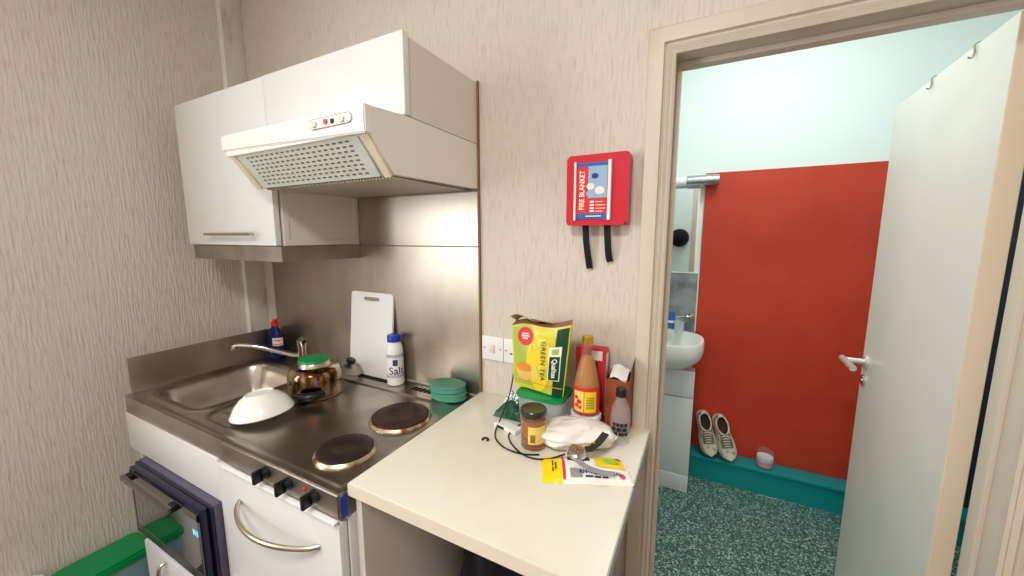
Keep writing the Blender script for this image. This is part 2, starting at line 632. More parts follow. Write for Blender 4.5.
# ------------------------------------------------------------------ wall cabinets
cab = thing('wall_cabinet', 'white wall cupboard with bar handle in back left corner above the sink', 'cabinet', (0.293, -0.17, 1.392))
bm = nb()
box(bm, 0.0, 0.588, -0.320, -0.002, 1.447, 1.981, 0.001, seg=1)
obj('body', bm, 'laminate_side', cab)
bm = nb()
for a in ((0.588, 0.5905, -0.318, -0.004, 1.449, 1.470), (0.588, 0.5905, -0.024, -0.004, 1.470, 1.79), (0.588, 0.5905, -0.318, -0.300, 1.470, 1.79)):
    box(bm, *a, 0.0006, seg=1)
obj('edge_lipping', bm, 'laminate_side', cab)
bm = box(nb(), -0.006, 0.584, -0.347, -0.327, 1.449, 1.987, 0.002)
cd = obj('door', bm, 'laminate', cab)
bm = nb()
tube(bm, [(0.175, -0.370, 1.489), (0.485, -0.370, 1.489)], 0.0055)
for x in (0.205, 0.455):
    tube(bm, [(x, -0.345, 1.489), (x, -0.370, 1.489)], 0.004)
obj('handle', bm, 'satin_metal', cd)
bm = box(nb(), 0.005, 0.596, -0.338, -0.004, 1.392, 1.447, 0.001, seg=1)
obj('pelmet', bm, 'steel_dull', cab, label='dull steel pelmet strip')

br = thing('bridging_cabinet', 'shallow white cupboard above the cooker hood', 'cabinet', (0.884, -0.17, 1.787))
bm = box(nb(), 0.592, 1.178, -0.326, -0.002, 1.787, 1.980, 0.001, seg=1)
obj('body', bm, 'laminate_side', br)
bm = box(nb(), 0.589, 1.180, -0.349, -0.328, 1.789, 1.987, 0.0015)
obj('door', bm, 'laminate', br)
bm = box(nb(), 1.1785, 1.184, -0.010, -0.0015, 0.905, 1.985)
tag(obj('edging_strip', bm, 'wood_edge'), 'thin brown edging strip down right edge of steel splashback and cupboards', 'strip')

# ------------------------------------------------------------------ cooker hood
hood = thing('cooker_hood', 'white cooker hood with slatted grease filter under shallow cupboard', 'cooker hood', (0.885, -0.22, 1.632))
HL, HR = 0.592, 1.178
HO = 0.575
bm = nb()
# body: side profile swept along x, front lip a little wider than the body
pf = [(-0.002, 1.785), (-0.350, 1.785), (-0.474, 1.776), (-0.474, 1.716), (-0.462, 1.712), (-0.392, 1.634), (-0.002, 1.641)]
prism(bm, pf, lambda a, b, t: (t, a, b), HL, HR)
obj('body', bm, 'hood_enamel', hood, smooth=20)
bm = nb()
A = [(HO, -0.478, 1.732), (HO, -0.478, 1.774), (HR + 0.001, -0.480, 1.778), (HR + 0.001, -0.480, 1.714)]
Bk = [(HO, -0.455, 1.732), (HO, -0.455, 1.774), (HR + 0.001, -0.455, 1.778), (HR + 0.001, -0.455, 1.714)]
va = [bm.verts.new(p) for p in A]
vb = [bm.verts.new(p) for p in Bk]
bm.faces.new(va)
bm.faces.new(list(reversed(vb)))
for k in range(4):
    bm.faces.new((va[k], vb[k], vb[(k + 1) % 4], va[(k + 1) % 4]))
bmesh.ops.bevel(bm, geom=list(bm.edges), offset=0.003, segments=2, affect='EDGES')
obj('front_lip', bm, 'hood_enamel', hood)


def hp(u, v, d=0.0):
    """point on the slanted filter face: u along x 0..1, v down 0..1, d outward"""
    a = Vector((HO + 0.02 + (HR - HO - 0.02) * u, -0.468, 1.722))
    b = Vector((HO + 0.02 + (HR - HO - 0.02) * u, -0.396, 1.630))
    nrm = Vector((0, -0.787, -0.616))
    return a.lerp(b, v) + nrm * d


bm = nb()
for d0, d1, u0, u1, v0, v1 in ((0.0, 0.004, 0.07, 0.93, 0.03, 0.97),):
    V0 = [bm.verts.new(hp(u, v, d0)) for u, v in ((u0, v0), (u1, v0), (u1, v1), (u0, v1))]
    V1 = [bm.verts.new(hp(u, v, d1)) for u, v in ((u0, v0), (u1, v0), (u1, v1), (u0, v1))]
    bm.faces.new(V1)
    for k in range(4):
        bm.faces.new((V0[k], V0[(k + 1) % 4], V1[(k + 1) % 4], V1[k]))
for r in range(8):
    v = 0.14 + 0.72 * r / 7
    for c in range(19):
        u = 0.14 + 0.72 * c / 18 + (0.008 if r % 2 else 0)
        q = [hp(u + du * 0.0125, v + dv * 0.019, 0.0048) for du, dv in ((-1, -0.5), (-0.5, -1), (0.5, -1), (1, -0.5), (1, 0.5), (0.5, 1), (-0.5, 1), (-1, 0.5))]
        f = bm.faces.new([bm.verts.new(p) for p in q])
        f.material_index = 1
obj('grease_filter', bm, ['hood_grille', 'hood_slot'], hood, smooth=0)
for u0, u1 in ((0.008, 0.045), (0.955, 0.992)):
    bm = nb()
    q0 = [hp(u, v, -0.002) for u, v in ((u0, 0), (u1, 0), (u1, 1.0), (u0, 1.0))]
    q1 = [hp(u, v, 0.005) for u, v in ((u0, 0), (u1, 0), (u1, 1.0), (u0, 1.0))]
    a = [bm.verts.new(p) for p in q0]
    b = [bm.verts.new(p) for p in q1]
    bm.faces.new(b)
    bm.faces.new(list(reversed(a)))
    for k in range(4):
        bm.faces.new((a[k], a[(k + 1) % 4], b[(k + 1) % 4], b[k]))
    obj('filter_rail', bm, 'plastic_cream', hood, smooth=0, label='yellowed plastic rail')
bm = nb()
n = 46
for k in range(n):
    x = HL + 0.03 + (HR - HL - 0.06) * k / (n - 1)
    prism(bm, [(x - 0.0042, 0), (x + 0.0042, 0), (x + 0.002, -0.007), (x - 0.002, -0.007)], lambda a, b, t: (a, -0.38 + 0.36 * t, 1.6345 + 0.006 * t + b), 0, 1)
box(bm, HL + 0.02, HR - 0.02, -0.385, -0.015, 1.6335, 1.6345, mi=1)
obj('underside_grille', bm, ['underside', 'hood_slot'], hood, smooth=0, label='ribbed metal underside grille')
# control strip on the lip
bm = prism(nb(), rrect(0.990, 1.140, 1.740, 1.763, 0.011), lambda a, b, t: (a, -0.4812 + t, b + 0.004 * (a - 1.06)), -0.0015, 0.003)
cs = obj('control_strip', bm, 'hood_enamel', hood)
bm = nb()
prism(bm, rrect(1.048, 1.059, 1.746, 1.757, 0.002), lambda a, b, t: (a, -0.4812 - t, b), 0.0012, 0.005)
obj('switch', bm, 'red_cap', cs, label='small red rocker switch')
for x in (1.012, 1.110):
    bm = prism(nb(), rrect(x - 0.008, x + 0.008, 1.744, 1.757, 0.004), lambda a, b, t: (a, -0.4812 - t, b), 0.0012, 0.006)
    obj('slider', bm, 'plastic_cream', cs)
bm = prism(nb(), rrect(1.070, 1.082, 1.745, 1.756, 0.002), lambda a, b, t: (a, -0.4812 - t, b), 0.0012, 0.003)
obj('indicator', bm, 'ink', cs)
bm = nb()
R0 = rrect(0.990, 1.140, 1.740, 1.763, 0.011)
tube(bm, [(a, -0.4825, b + 0.004 * (a - 1.06)) for a, b in R0 + R0[:1]], 0.0007, 6)
obj('strip_outline', bm, 'hood_slot', cs)

# ------------------------------------------------------------------ splashback
sp = thing('splashback', 'stainless steel splashback sheets behind the hob and taps', 'splashback', (0.57, -0.004, 0.905))
bm = box(nb(), -0.036, 1.177, -0.008, -0.001, 0.905, 1.443, 0.0008, seg=1)
obj('lower_sheet', bm, 'steel_sheet', sp)
bm = box(nb(), 0.598, 1.177, -0.009, -0.001, 1.446, 1.632, 0.0008, seg=1)
obj('upper_sheet', bm, 'steel_sheet', sp)

# ------------------------------------------------------------------ sink and hob top
KX = 1.172
sink = thing('sink_and_hob_top', 'stainless steel kitchenette top with sink bowl and two hotplates', 'sink and hob', (KX / 2, -0.3, 0.83))


def sstep(a, b, x):
    t = min(1, max(0, (x - a) / (b - a)))
    return t * t * (3 - 2 * t)


def sdf_rr(x, y, cx, cy, hx, hy, r):
    dx, dy = abs(x - cx) - hx + r, abs(y - cy) - hy + r
    return math.hypot(max(dx, 0), max(dy, 0)) + min(max(dx, dy), 0) - r


def ztop(x, y):
    z = 0.900
    # pressed-in field inside a raised border
    e = min(x, KX - x, y + 0.60)
    z += 0.004 * (1 - sstep(0.012, 0.022, e)) - 0.004
    d = sdf_rr(x, y, 0.225, -0.345, 0.185, 0.190, 0.075)
    z -= 0.125 * sstep(0.004, -0.055, d)
    z += 0.0035 * math.exp(-((d - 0.022) / 0.007) ** 2)
    d2 = sdf_rr(x, y, 0.545, -0.40, 0.115, 0.15, 0.07)
    z -= 0.006 * sstep(0.006, -0.006, d2)
    if d2 < -0.02:
        z += 0.0022 * math.cos((y + 0.4) * 2 * PI / 0.035) * sstep(-0.02, -0.04, d2)
    if x > 0.5:
        z += 0.007 * math.exp(-((y + 0.118) / 0.006) ** 2) * sstep(0.52, 0.56, x) * sstep(1.135, 1.10, x)
    return z


bm = nb()
NU, NV = 190, 100
grid(bm, NU, NV, lambda u, v: (KX * u, -0.6 + 0.592 * v, ztop(KX * u, -0.6 + 0.592 * v)))
obj('top_sheet', bm, 'steel', sink, smooth=80)
bm = nb()
box(bm, 0, KX, -0.601, -0.586, 0.832, 0.8985, 0.0015)
box(bm, KX - 0.012, KX, -0.588, -0.012, 0.832, 0.894, 0.001, seg=1)
box(bm, 0, 0.012, -0.588, -0.012, 0.832, 0.894, 0.001, seg=1)
obj('front_edge', bm, 'steel', sink)
bm = box(nb(), -0.002, 0.004, -0.582, -0.009, 0.894, 1.034, 0.001, seg=1)
obj('upstand', bm, 'steel_sheet', sink, label='steel upstand along the left side')
bm = box(nb(), 0.676, KX - 0.004, -0.6045, -0.600, 0.835, 0.893, 0.001, seg=1)
cp = obj('control_panel', bm, 'steel_dull', sink)
for x in (0.895, 0.990, 1.090):
    bm = nb()
    rk = Matrix(((1, 0, 0), (0, 0, -1), (0, 1, 0)))
    lathe(bm, [(0.017, 0), (0.017, 0.005), (0.014, 0.010), (0.0135, 0.016)], 20, (x, -0.6045, 0.870), rot=rk)
    box(bm, x - 0.005, x + 0.005, -0.640, -0.613, 0.853, 0.887, 0.003)
    obj('knob', bm, 'black', cp, label='black control knob')
bm = nb()
lathe(bm, [(0.0045, 0), (0.0045, 0.003), (0.002, 0.0045)], 12, (1.052, -0.6045, 0.874), rot=Matrix(((1, 0, 0), (0, 0, -1), (0, 1, 0))))
obj('indicator_lamp', bm, 'red_cap', cp)
# hotplates
for (x, y, r, m, lb) in ((1.038, -0.475, 0.073, 'plate_dark', 'smaller dark hotplate at the front'), (1.034, -0.262, 0.090, 'plate_brown', 'larger brown hotplate at the back')):
    bm = lathe(nb(), [(r + 0.008, 0.8955), (r + 0.008, 0.899), (r + 0.002, 0.905), (r - 0.002, 0.905)], 48, (x, y, 0), cap0=False, cap1=False)
    hr = obj('hotplate', bm, 'plate_ring', sink, label=lb)
    bm = lathe(nb(), [(r, 0.900), (r, 0.909), (r - 0.006, 0.912), (r * 0.40, 0.9115), (r * 0.36, 0.910), (r * 0.12, 0.910)], 48, (x, y, 0), cap0=False)
    obj('plate', bm, m, hr)
# slotted vents along the back
for x0, x1 in ((0.55, 0.78), (0.90, 1.06)):
    bm = nb()
    k = x0
    while k < x1:
        prism(bm, rrect(k, k + 0.014, -0.070, -0.040, 0.004, 3), lambda a, b, t: (a + (b + 0.055) * 0.25, b, t), 0.894, 0.8975)
        k += 0.021
    obj('vent_slots', bm, 'slot_dark', sink, label='row of dark vent slots')
bm = lathe(nb(), [(0.030, 0.7752), (0.030, 0.778), (0.022, 0.779), (0.020, 0.776), (0.004, 0.776)], 24, (0.225, -0.345, 0))
obj('drain', bm, 'chrome', sink)
bm = box(nb(), KX + 0.0002, KX + 0.003, -0.598, -0.583, 0.835, 0.887)
obj('protective_film', bm, 'blue_plastic', sink, label='scrap of blue film on the right end')

bm = box(nb(), 0.690, KX - 0.002, -0.618, -0.6055, 0.826, 0.834, 0.002)
obj('drip_trim', bm, 'white_plastic', sink, label='white strip under the control panel')

# mixer tap
tap = thing('mixer_tap', 'chrome swivel mixer tap behind the sink bowl', 'tap', (0.272, -0.085, 0.897))
bm = lathe(nb(), [(0.026, 0.897), (0.026, 0.905), (0.019, 0.912), (0.019, 0.985), (0.021, 0.99), (0.021, 1.012), (0.014, 1.018)], 24, (0.272, -0.085, 0))
obj('body', bm, 'chrome', tap)
bm = tube(nb(), smooth_path([(0.272, -0.085, 0.942), (0.255, -0.105, 0.946), (0.21, -0.155, 0.972), (0.15, -0.215, 1.002), (0.11, -0.250, 1.010), (0.088, -0.266, 1.008), (0.080, -0.272, 0.990)], 6), 0.0105, 12)
obj('spout', bm, 'chrome', tap)
bm = tube(nb(), smooth_path([(0.272, -0.085, 1.016), (0.290, -0.092, 1.024), (0.330, -0.110, 1.020)], 5), [0.012] * 4 + [0.009] * 7, 10)
obj('lever', bm, 'chrome', tap)

# ------------------------------------------------------------------ base unit panels, fridge, oven, freezer
bu = thing('base_unit', 'white base unit panels carrying the steel sink top', 'base unit', (0.33, -0.3, 0))
bm = box(nb(), -0.004, 0.640, -0.604, -0.584, 0.694, 0.8315, 0.0015)
obj('fascia_panel', bm, 'laminate', bu)
bm = box(nb(), -0.004, 0.014, -0.58, -0.012, 0.0, 0.8315, 0.001, seg=1)
obj('side_panel', bm, 'laminate', bu)
bm = box(nb(), 0.016, 0.655, -0.03, -0.012, 0.0, 0.80, 0.001, seg=1)
obj('back_panel', bm, 'laminate_side', bu)

fr = thing('refrigerator', 'white under-counter fridge with bowed metal handle below the hotplates', 'fridge', (0.915, -0.3, 0))
bm = box(nb(), 0.645, 1.172, -0.580, -0.04, 0.03, 0.825, 0.003)
obj('body', bm, 'appliance_white', fr)
bm = box(nb(), 0.642, 1.170, -0.606, -0.583, 0.06, 0.822, 0.004)
fd = obj('door', bm, 'laminate', fr)
bm = nb()
arc = [(0.750 + 0.345 * t, -0.606 - 0.060 * math.sin(PI * t) ** 0.7, 0.738) for t in [k / 24 for k in range(25)]]
tube(bm, arc, 0.0062, 10)
obj('handle', bm, 'satin_metal', fd)
for x in (0.68, 1.14):
    for y in (-0.55, -0.08):
        bm = lathe(nb(), [(0.016, 0.0), (0.016, 0.031)], 12, (x, y, 0))
        obj('foot', bm, 'black', fr)

ov = thing('mini_oven', 'dark mini oven with silver bar handle standing on small white freezer', 'oven', (0.43, -0.4, 0.432))
OX0, OX1, OZ0, OZ1 = 0.115, 0.632, 0.436, 0.690
bm = box(nb(), OX0, OX1, -0.622, -0.18, OZ0, OZ1, 0.006)
for f in bm.faces:
    pass
obj('body', bm, 'oven_side', ov)
bm = box(nb(), OX0 + 0.002, OX1 - 0.002, -0.632, -0.6225, OZ0 + 0.002, OZ1 - 0.004, 0.003)
obj('front_frame', bm, 'navy', ov)
bm = box(nb(), OX0 + 0.028, OX1 - 0.012, -0.655, -0.6325, OZ0 + 0.008, OZ1 - 0.003, 0.004)
od = obj('door', bm, 'navy', ov)
bm = nb()
fx0, fx1, fz0, fz1 = OX0 + 0.033, OX1 - 0.014, OZ0 + 0.012, OZ1 - 0.014
for a in ((fx0, fx0 + 0.010, fz0, fz1), (fx1 - 0.010, fx1, fz0, fz1), (fx0, fx1, fz0, fz0 + 0.030), (fx0, fx1, fz1 - 0.022, fz1)):
    box(bm, a[0], a[1], -0.6575, -0.6545, a[2], a[3], 0.0005, seg=1)
obj('door_trim', bm, 'oven_frame', od, label='silver trim around the glass')
bm = box(nb(), fx0 + 0.010, fx1 - 0.010, -0.6565, -0.654, fz0 + 0.030, fz1 - 0.022)
obj('glass', bm, 'oven_glass', od)
bm = nb()
box(bm, OX0 + 0.042, 0.505, -0.684, -0.673, 0.655, 0.675, 0.003)
hd = obj('handle', bm, 'oven_frame', od, label='silver bar handle')
for x in (OX0 + 0.043, 0.470):
    bm = box(nb(), x, x + 0.034, -0.673, -0.658, 0.656, 0.674, 0.002)
    obj('bracket', bm, 'black', hd)
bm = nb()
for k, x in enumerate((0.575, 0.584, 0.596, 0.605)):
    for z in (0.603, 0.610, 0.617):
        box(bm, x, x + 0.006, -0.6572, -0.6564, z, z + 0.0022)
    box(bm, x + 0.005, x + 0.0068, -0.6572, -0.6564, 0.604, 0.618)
obj('reflected_digits', bm, 'reflection_blue', od, label='pale blue glowing digits imitating a reflection in the glass')  # glowing segments put in to imitate a blue reflection in the door glass

fz = thing('freezer', 'small white freezer with metal handle under the dark mini oven', 'freezer', (0.42, -0.4, 0))
bm = box(nb(), 0.187, 0.632, -0.630, -0.12, 0.03, 0.434, 0.004)
obj('body', bm, 'appliance_white', fz)
bm = box(nb(), 0.185, 0.632, -0.656, -0.633, 0.04, 0.424, 0.005)
fzd = obj('door', bm, 'appliance_white', fz)
bm = tube(nb(), smooth_path([(0.345, -0.656, 0.30), (0.345, -0.674, 0.31), (0.345, -0.678, 0.35), (0.345, -0.674, 0.395), (0.345, -0.656, 0.405)], 5), 0.006)
obj('handle', bm, 'satin_metal', fzd)
for x in (0.22, 0.62):
    for y in (-0.60, -0.16):
        bm = lathe(nb(), [(0.016, 0.0), (0.016, 0.031)], 12, (x, y, 0))
        obj('foot', bm, 'black', fz)

# storage box with green lid on the floor by the left wall
sb = thing('storage_box', 'clear storage box with green lid against the left wall', 'storage box', (-0.055, -0.70, 0))
bm = nb()
for z0, z1, g in ((0.0, 0.255, 0.0),):
    P0 = rrect(-0.122, 0.014, -0.802, -0.592, 0.02)
    P1 = rrect(-0.130, 0.022, -0.812, -0.584, 0.02)
    a = [bm.verts.new((x, y, 0.002)) for x, y in P0]
    b = [bm.verts.new((x, y, 0.262)) for x, y in P1]
    bm.faces.new(list(reversed(a)))
    for k in range(len(a)):
        bm.faces.new((a[k], a[(k + 1) % len(a)], b[(k + 1) % len(a)], b[k]))
obj('tub', bm, 'bluish_film', sb)
bm = nb()
prism(bm, rrect(-0.136, 0.028, -0.826, -0.585, 0.022), lambda a, b, t: (a, b, t), 0.258, 0.276)
prism(bm, rrect(-0.126, 0.018, -0.816, -0.594, 0.018), lambda a, b, t: (a, b, t), 0.276, 0.285)
obj('lid', bm, 'green_lid', sb)
bm = box(nb(), -0.11, 0.0, -0.79, -0.61, 0.01, 0.203, 0.015)
tag(obj('folded_cloth', bm, 'tub_blue'), 'pale blue bundle inside the green-lidded storage box', 'cloth')
bm = lathe(nb(), [(0.0, 0), (0.03, 0.004), (0.034, 0.02), (0.03, 0.036), (0.0, 0.04)], 20, (-0.02, -0.645, 0.205), sx=0.9, sy=1.6, cap0=False, cap1=False)
tag(obj('lime_packet', bm, 'lime'), 'lime green packet on top of the bundle inside the storage box', 'packet')
bm = lathe(nb(), [(0.040, 0.0), (0.042, 0.01), (0.042, 0.285), (0.037, 0.308), (0.018, 0.320), (0.004, 0.321)], 28, (-0.106, -0.872, 0))
tag(obj('white_canister', bm, 'white_plastic'), 'white rounded canister at lower left beside green-lidded box', 'canister')

# ------------------------------------------------------------------ side worktop
wt = thing('side_worktop', 'white side worktop beside the hob and bathroom doorway', 'worktop', (1.47, -0.29, 0))
bm = box(nb(), 1.182, 1.766, -0.583, -0.002, 0.893, 0.919, 0.0015)
wtop = obj('top', bm, 'worktop_white', wt)
bm = box(nb(), 1.182, 1.765, -0.5855, -0.5832, 0.889, 0.9175)
obj('front_edging', bm, 'edge_cream', wt, label='cream front edging')
bm = box(nb(), 1.7662, 1.7685, -0.583, -0.024, 0.893, 0.918)
obj('side_edging', bm, 'edge_grey', wt, label='grey right-hand edging')
bm = box(nb(), 1.190, 1.208, -0.572, -0.010, 0.0, 0.8925, 0.001, seg=1)
obj('support_panel', bm, 'laminate_side', wt)
bm = box(nb(), 1.21, 1.70, -0.035, -0.004, 0.855, 0.8925, 0.001, seg=1)
obj('wall_batten', bm, 'wood_edge', wt)
# black bag standing under it
bm = nb()


def bagf(u, v):
    a = 2 * PI * u
    z = 0.74 * v
    r = 0.15 * (1 - 0.35 * v ** 3) + 0.018 * math.sin(5 * a + 6 * v) + 0.02 * mnoise.noise(Vector((3 * math.cos(a), 3 * math.sin(a), 5 * v)))
    r *= 1 if v < 0.98 else 0.4
    return (1.46 + 1.25 * r * math.cos(a), -0.24 + r * math.sin(a), 0.002 + z)


grid(bm, 40, 24, bagf)
bmesh.ops.remove_doubles(bm, verts=bm.verts, dist=1e-5)
tag(obj('bin_bag', bm, 'bag_black', smooth=60), 'black full bag standing under the white side worktop', 'bag')

# ------------------------------------------------------------------ things on the sink top
# upturned white bowl on the drainer
bw = Matrix.Translation((0.620, -0.455, 0.8965)) @ Matrix.Rotation(math.radians(20), 4, 'Z') @ Matrix.Rotation(math.radians(-7), 4, 'Y')
bm = lathe(nb(), [(0.093, 0.0), (0.095, 0.003), (0.090, 0.013), (0.077, 0.036), (0.059, 0.054), (0.046, 0.062), (0.043, 0.066), (0.040, 0.066), (0.039, 0.063), (0.004, 0.063)], 48, sx=1.0, sy=0.92, cap0=False)
bmesh.ops.transform(bm, matrix=Matrix.Translation((0, 0, 0.0135)), verts=bm.verts)
bmesh.ops.transform(bm, matrix=bw, verts=bm.verts)
tag(obj('bowl', bm, 'ceramic', smooth=50), 'white china bowl turned upside down on the drainer', 'bowl')

# kettle
kt = thing('kettle', 'stained steel kettle with green lid beside the sink bowl', 'kettle', (0.602, -0.254, 0.897))
KC = (0.602, -0.254, 0)
bm = lathe(nb(), [(0.084, 0.899), (0.090, 0.903), (0.093, 0.915), (0.093, 0.960), (0.090, 0.980), (0.082, 0.997), (0.062, 1.004), (0.056, 1.005)], 48, KC)
obj('body', bm, 'kettle_metal', kt, smooth=50)
bm = lathe(nb(), [(0.056, 1.003), (0.054, 1.008), (0.051, 1.020), (0.049, 1.022)], 40, KC, cap0=False, cap1=False)
obj('collar', bm, 'satin_metal', kt)
bm = lathe(nb(), [(0.052, 1.021), (0.054, 1.024), (0.052, 1.030), (0.042, 1.033), (0.010, 1.034)], 40, KC)
obj('lid', bm, 'green_lid', kt, label='green lid')
bm = lathe(nb(), [(0.092, 0.897), (0.096, 0.899), (0.096, 0.903), (0.091, 0.905)], 48, KC)
obj('base_ring', bm, 'steel_dull', kt)
ka = math.radians(-46)
bm = nb()
hpts = []
for k in range(9):
    a = ka + math.radians(-24 + 48 * k / 8)
    rr = 0.110 + 0.012 * math.sin(PI * k / 8)
    hpts.append((KC[0] + rr * math.cos(a), KC[1] + rr * math.sin(a), 0.930 - 0.004 * math.sin(PI * k / 8)))
tube(bm, hpts, [0.010, 0.013, 0.015, 0.016, 0.016, 0.016, 0.015, 0.013, 0.010], 12)
obj('handle', bm, 'black', kt, label='black grip folded down at the front')
for p in (hpts[0], hpts[-1]):
    bm = nb()
    v = Vector(p)
    ins = Vector((KC[0], KC[1], v.z + 0.01))
    tube(bm, [v, v.lerp(ins, 0.20)], 0.005, 8)
    obj('bracket', bm, 'chrome', kt)

# pot lid with black knob leaning behind the kettle
pl = thing('pot_lid', 'steel pot lid with black knob leaning behind the kettle', 'lid', (0.596, -0.104, 0.946), (math.radians(-12), math.radians(25), 0))
bm = lathe(nb(), [(0.058, -0.006), (0.060, -0.003), (0.059, 0.0), (0.055, 0.003), (0.035, 0.009), (0.012, 0.013)], 48, cap0=False)
obj('disc', bm, 'steel_dull', pl, local=True, smooth=50)
bm = lathe(nb(), [(0.008, 0.012), (0.009, 0.020), (0.018, 0.024), (0.019, 0.036), (0.015, 0.040), (0.004, 0.041)], 24)
obj('knob', bm, 'black', pl, local=True)

# washing-up liquid
wl = thing('washing_up_bottle', 'blue washing-up liquid bottle with red cap behind the tap', 'bottle', (0.058, -0.075, 0.899))
bc = (0.058, -0.075, 0)
bm = lathe(nb(), [(0.038, 0.899), (0.042, 0.903), (0.042, 0.985), (0.038, 1.012), (0.028, 1.034), (0.016, 1.052), (0.013, 1.060)], 32, bc, sx=1.15, sy=0.7)
obj('bottle', bm, 'soap_blue', wl, smooth=50)
bm = nb()
lathe(bm, [(0.016, 1.057), (0.016, 1.073), (0.009, 1.078), (0.007, 1.088)], 20, bc)
tube(bm, [(0.058, -0.075, 1.078), (0.098, -0.083, 1.094)], 0.0045, 8)
obj('cap', bm, 'red_cap', wl, label='red flip cap')


def wrap(cx, cy, r, a0, z0, sx=1.0, sy=1.0, off=0.0008, tilt=0):
    def f(x, y, d):
        a = a0 + x / r
        return (cx + (r * sx + off) * math.cos(a), cy + (r * sy + off) * math.sin(a), z0 + y)
    return f


def wrap_label(name, cx, cy, r, a0, span, z0, z1, m, parent, sx=1.0, sy=1.0, off=0.0005, n=20, label=None):
    bm = nb()
    grid(bm, n, 1, lambda u, v: (cx + (r * sx + off) * math.cos(a0 - span / 2 + span * u), cy + (r * sy + off) * math.sin(a0 - span / 2 + span * u), z0 + (z1 - z0) * v))
    return obj(name, bm, m, parent, smooth=60, label=label)


FA = math.radians(-38)      # direction from the left half of the room to the camera


def camang(x, y):
    return math.atan2(-1.1123 - y, 1.8789 - x)


fa = camang(0.058, -0.075)
wrap_label('label', 0.058, -0.075, 0.0425, fa, 1.3, 0.965, 1.003, 'label_white', wl, 1.15, 0.7)
lw = [o for o in wl.children if o.name.startswith('label')][0]
text('lettering', 'FAIRY', 0.016, wrap(0.058, -0.075, 0.0425, fa, 0.990, 1.15, 0.7, 0.0012), 'label_red', lw, bold=0.0006)
wrap_label('band', 0.058, -0.075, 0.0425, fa, 1.1, 0.968, 0.976, 'label_orange', lw, 1.15, 0.7, off=0.001)

# chopping board leaning on the splashback
bm = nb()
W, H, T = 0.240, 0.351, 0.008
outer = rrect(-W / 2, W / 2, 0, H, 0.016)
inner = rrect(-0.045, 0.045, H - 0.036, H - 0.020, 0.0075)
fl = []
for t in (0, T):
    vo = [bm.verts.new((a, t, b)) for a, b in outer]
    vi = [bm.verts.new((a, t, b)) for a, b in inner]
    es = [bm.edges.new((vo[k], vo[(k + 1) % len(vo)])) for k in range(len(vo))] + [bm.edges.new((vi[k], vi[(k + 1) % len(vi)])) for k in range(len(vi))]
    bmesh.ops.triangle_fill(bm, use_beauty=True, edges=es)
    fl.append((vo, vi))
for q in (0, 1):
    a, b = fl[0][q], fl[1][q]
    for k in range(len(a)):
        bm.faces.new((a[k], a[(k + 1) % len(a)], b[(k + 1) % len(a)], b[k]))
bmesh.ops.transform(bm, matrix=Matrix.Translation((0.655, -0.048, 0.9005)) @ Matrix.Rotation(math.radians(-5.6), 4, 'X'), verts=bm.verts)
tag(obj('chopping_board', bm, 'white_plastic', smooth=30), 'white chopping board with handle slot leaning on the steel splashback', 'chopping board')

# salt bottle
sx_, sy_ = 0.808, -0.052
sa = thing('salt_bottle', 'white salt bottle with blue cap in front of the chopping board', 'salt', (sx_, sy_, 0.897))
bm = lathe(nb(), [(0.030, 0.8975), (0.033, 0.901), (0.033, 0.985), (0.032, 0.99), (0.033, 0.996), (0.033, 1.030), (0.031, 1.048), (0.026, 1.062), (0.0245, 1.066), (0.0245, 1.075)], 36, (sx_, sy_, 0))
obj('bottle', bm, 'white_plastic', sa, smooth=40)
bm = nb()
lathe(bm, [(0.0265, 1.072), (0.0265, 1.094), (0.024, 1.098), (0.006, 1.098)], 30, (sx_, sy_, 0))
obj('cap', bm, 'blue_plastic', sa, label='blue screw cap')
fa = camang(sx_, sy_)
lb = wrap_label('label', sx_, sy_, 0.033, fa, 2.6, 0.925, 1.028, 'label_white', sa)
text('lettering', 'Salt', 0.042, wrap(sx_, sy_, 0.033, fa + 0.12, 0.958, off=0.0012), 'blue_print', lb, bold=0.0004)
wrap_label('emblem', sx_, sy_, 0.033, fa, 0.55, 0.980, 1.004, 'blue_print', lb, off=0.001)
for z in (1.015, 0.934):
    bm = nb()
    for k in range(22):
        a = fa - 1.2 + 2.4 * k / 21
        for q in range(2):
            zz = z + 0.006 * q + 0.003 * math.sin(k * 2.1 + q)
            r = 0.0342
            bm.faces.new([bm.verts.new((sx_ + r * math.cos(a + du), sy_ + r * math.sin(a + du), zz + dv)) for du, dv in ((-0.062, 0), (0, -0.0022), (0.062, 0), (0, 0.0022))])
    obj('floral_border', bm, 'blue_print', lb, smooth=0, label='blue floral border')

# two scouring sponges stacked at the back right of the hob
for k, (z, m1, m2, dx, r, nm) in enumerate(((0.9, 'sponge_body', 'sponge_pad', 0.0, 5, 'green oval scouring sponge, lower of two stacked by the splashback'), (0.928, 'sponge_body', 'sponge_pad', -0.004, 12, 'green oval scouring sponge, upper of two stacked by the splashback'))):
    t = thing('scouring_sponge', nm, 'sponge', (1.080 + dx, -0.068, z), (0, 0, math.radians(r)), 'scouring sponges on the hob')
    bm = lathe(nb(), [(0.048, 0.0), (0.051, 0.003), (0.051, 0.015), (0.050, 0.0165)], 40, sx=1.35, sy=0.92)
    obj('sponge', bm, m1, t, local=True)
    bm = lathe(nb(), [(0.050, 0.017), (0.051, 0.018), (0.051, 0.0255), (0.049, 0.027)], 40, sx=1.37, sy=0.94)
    obj('scouring_pad', bm, m2, t, local=True)

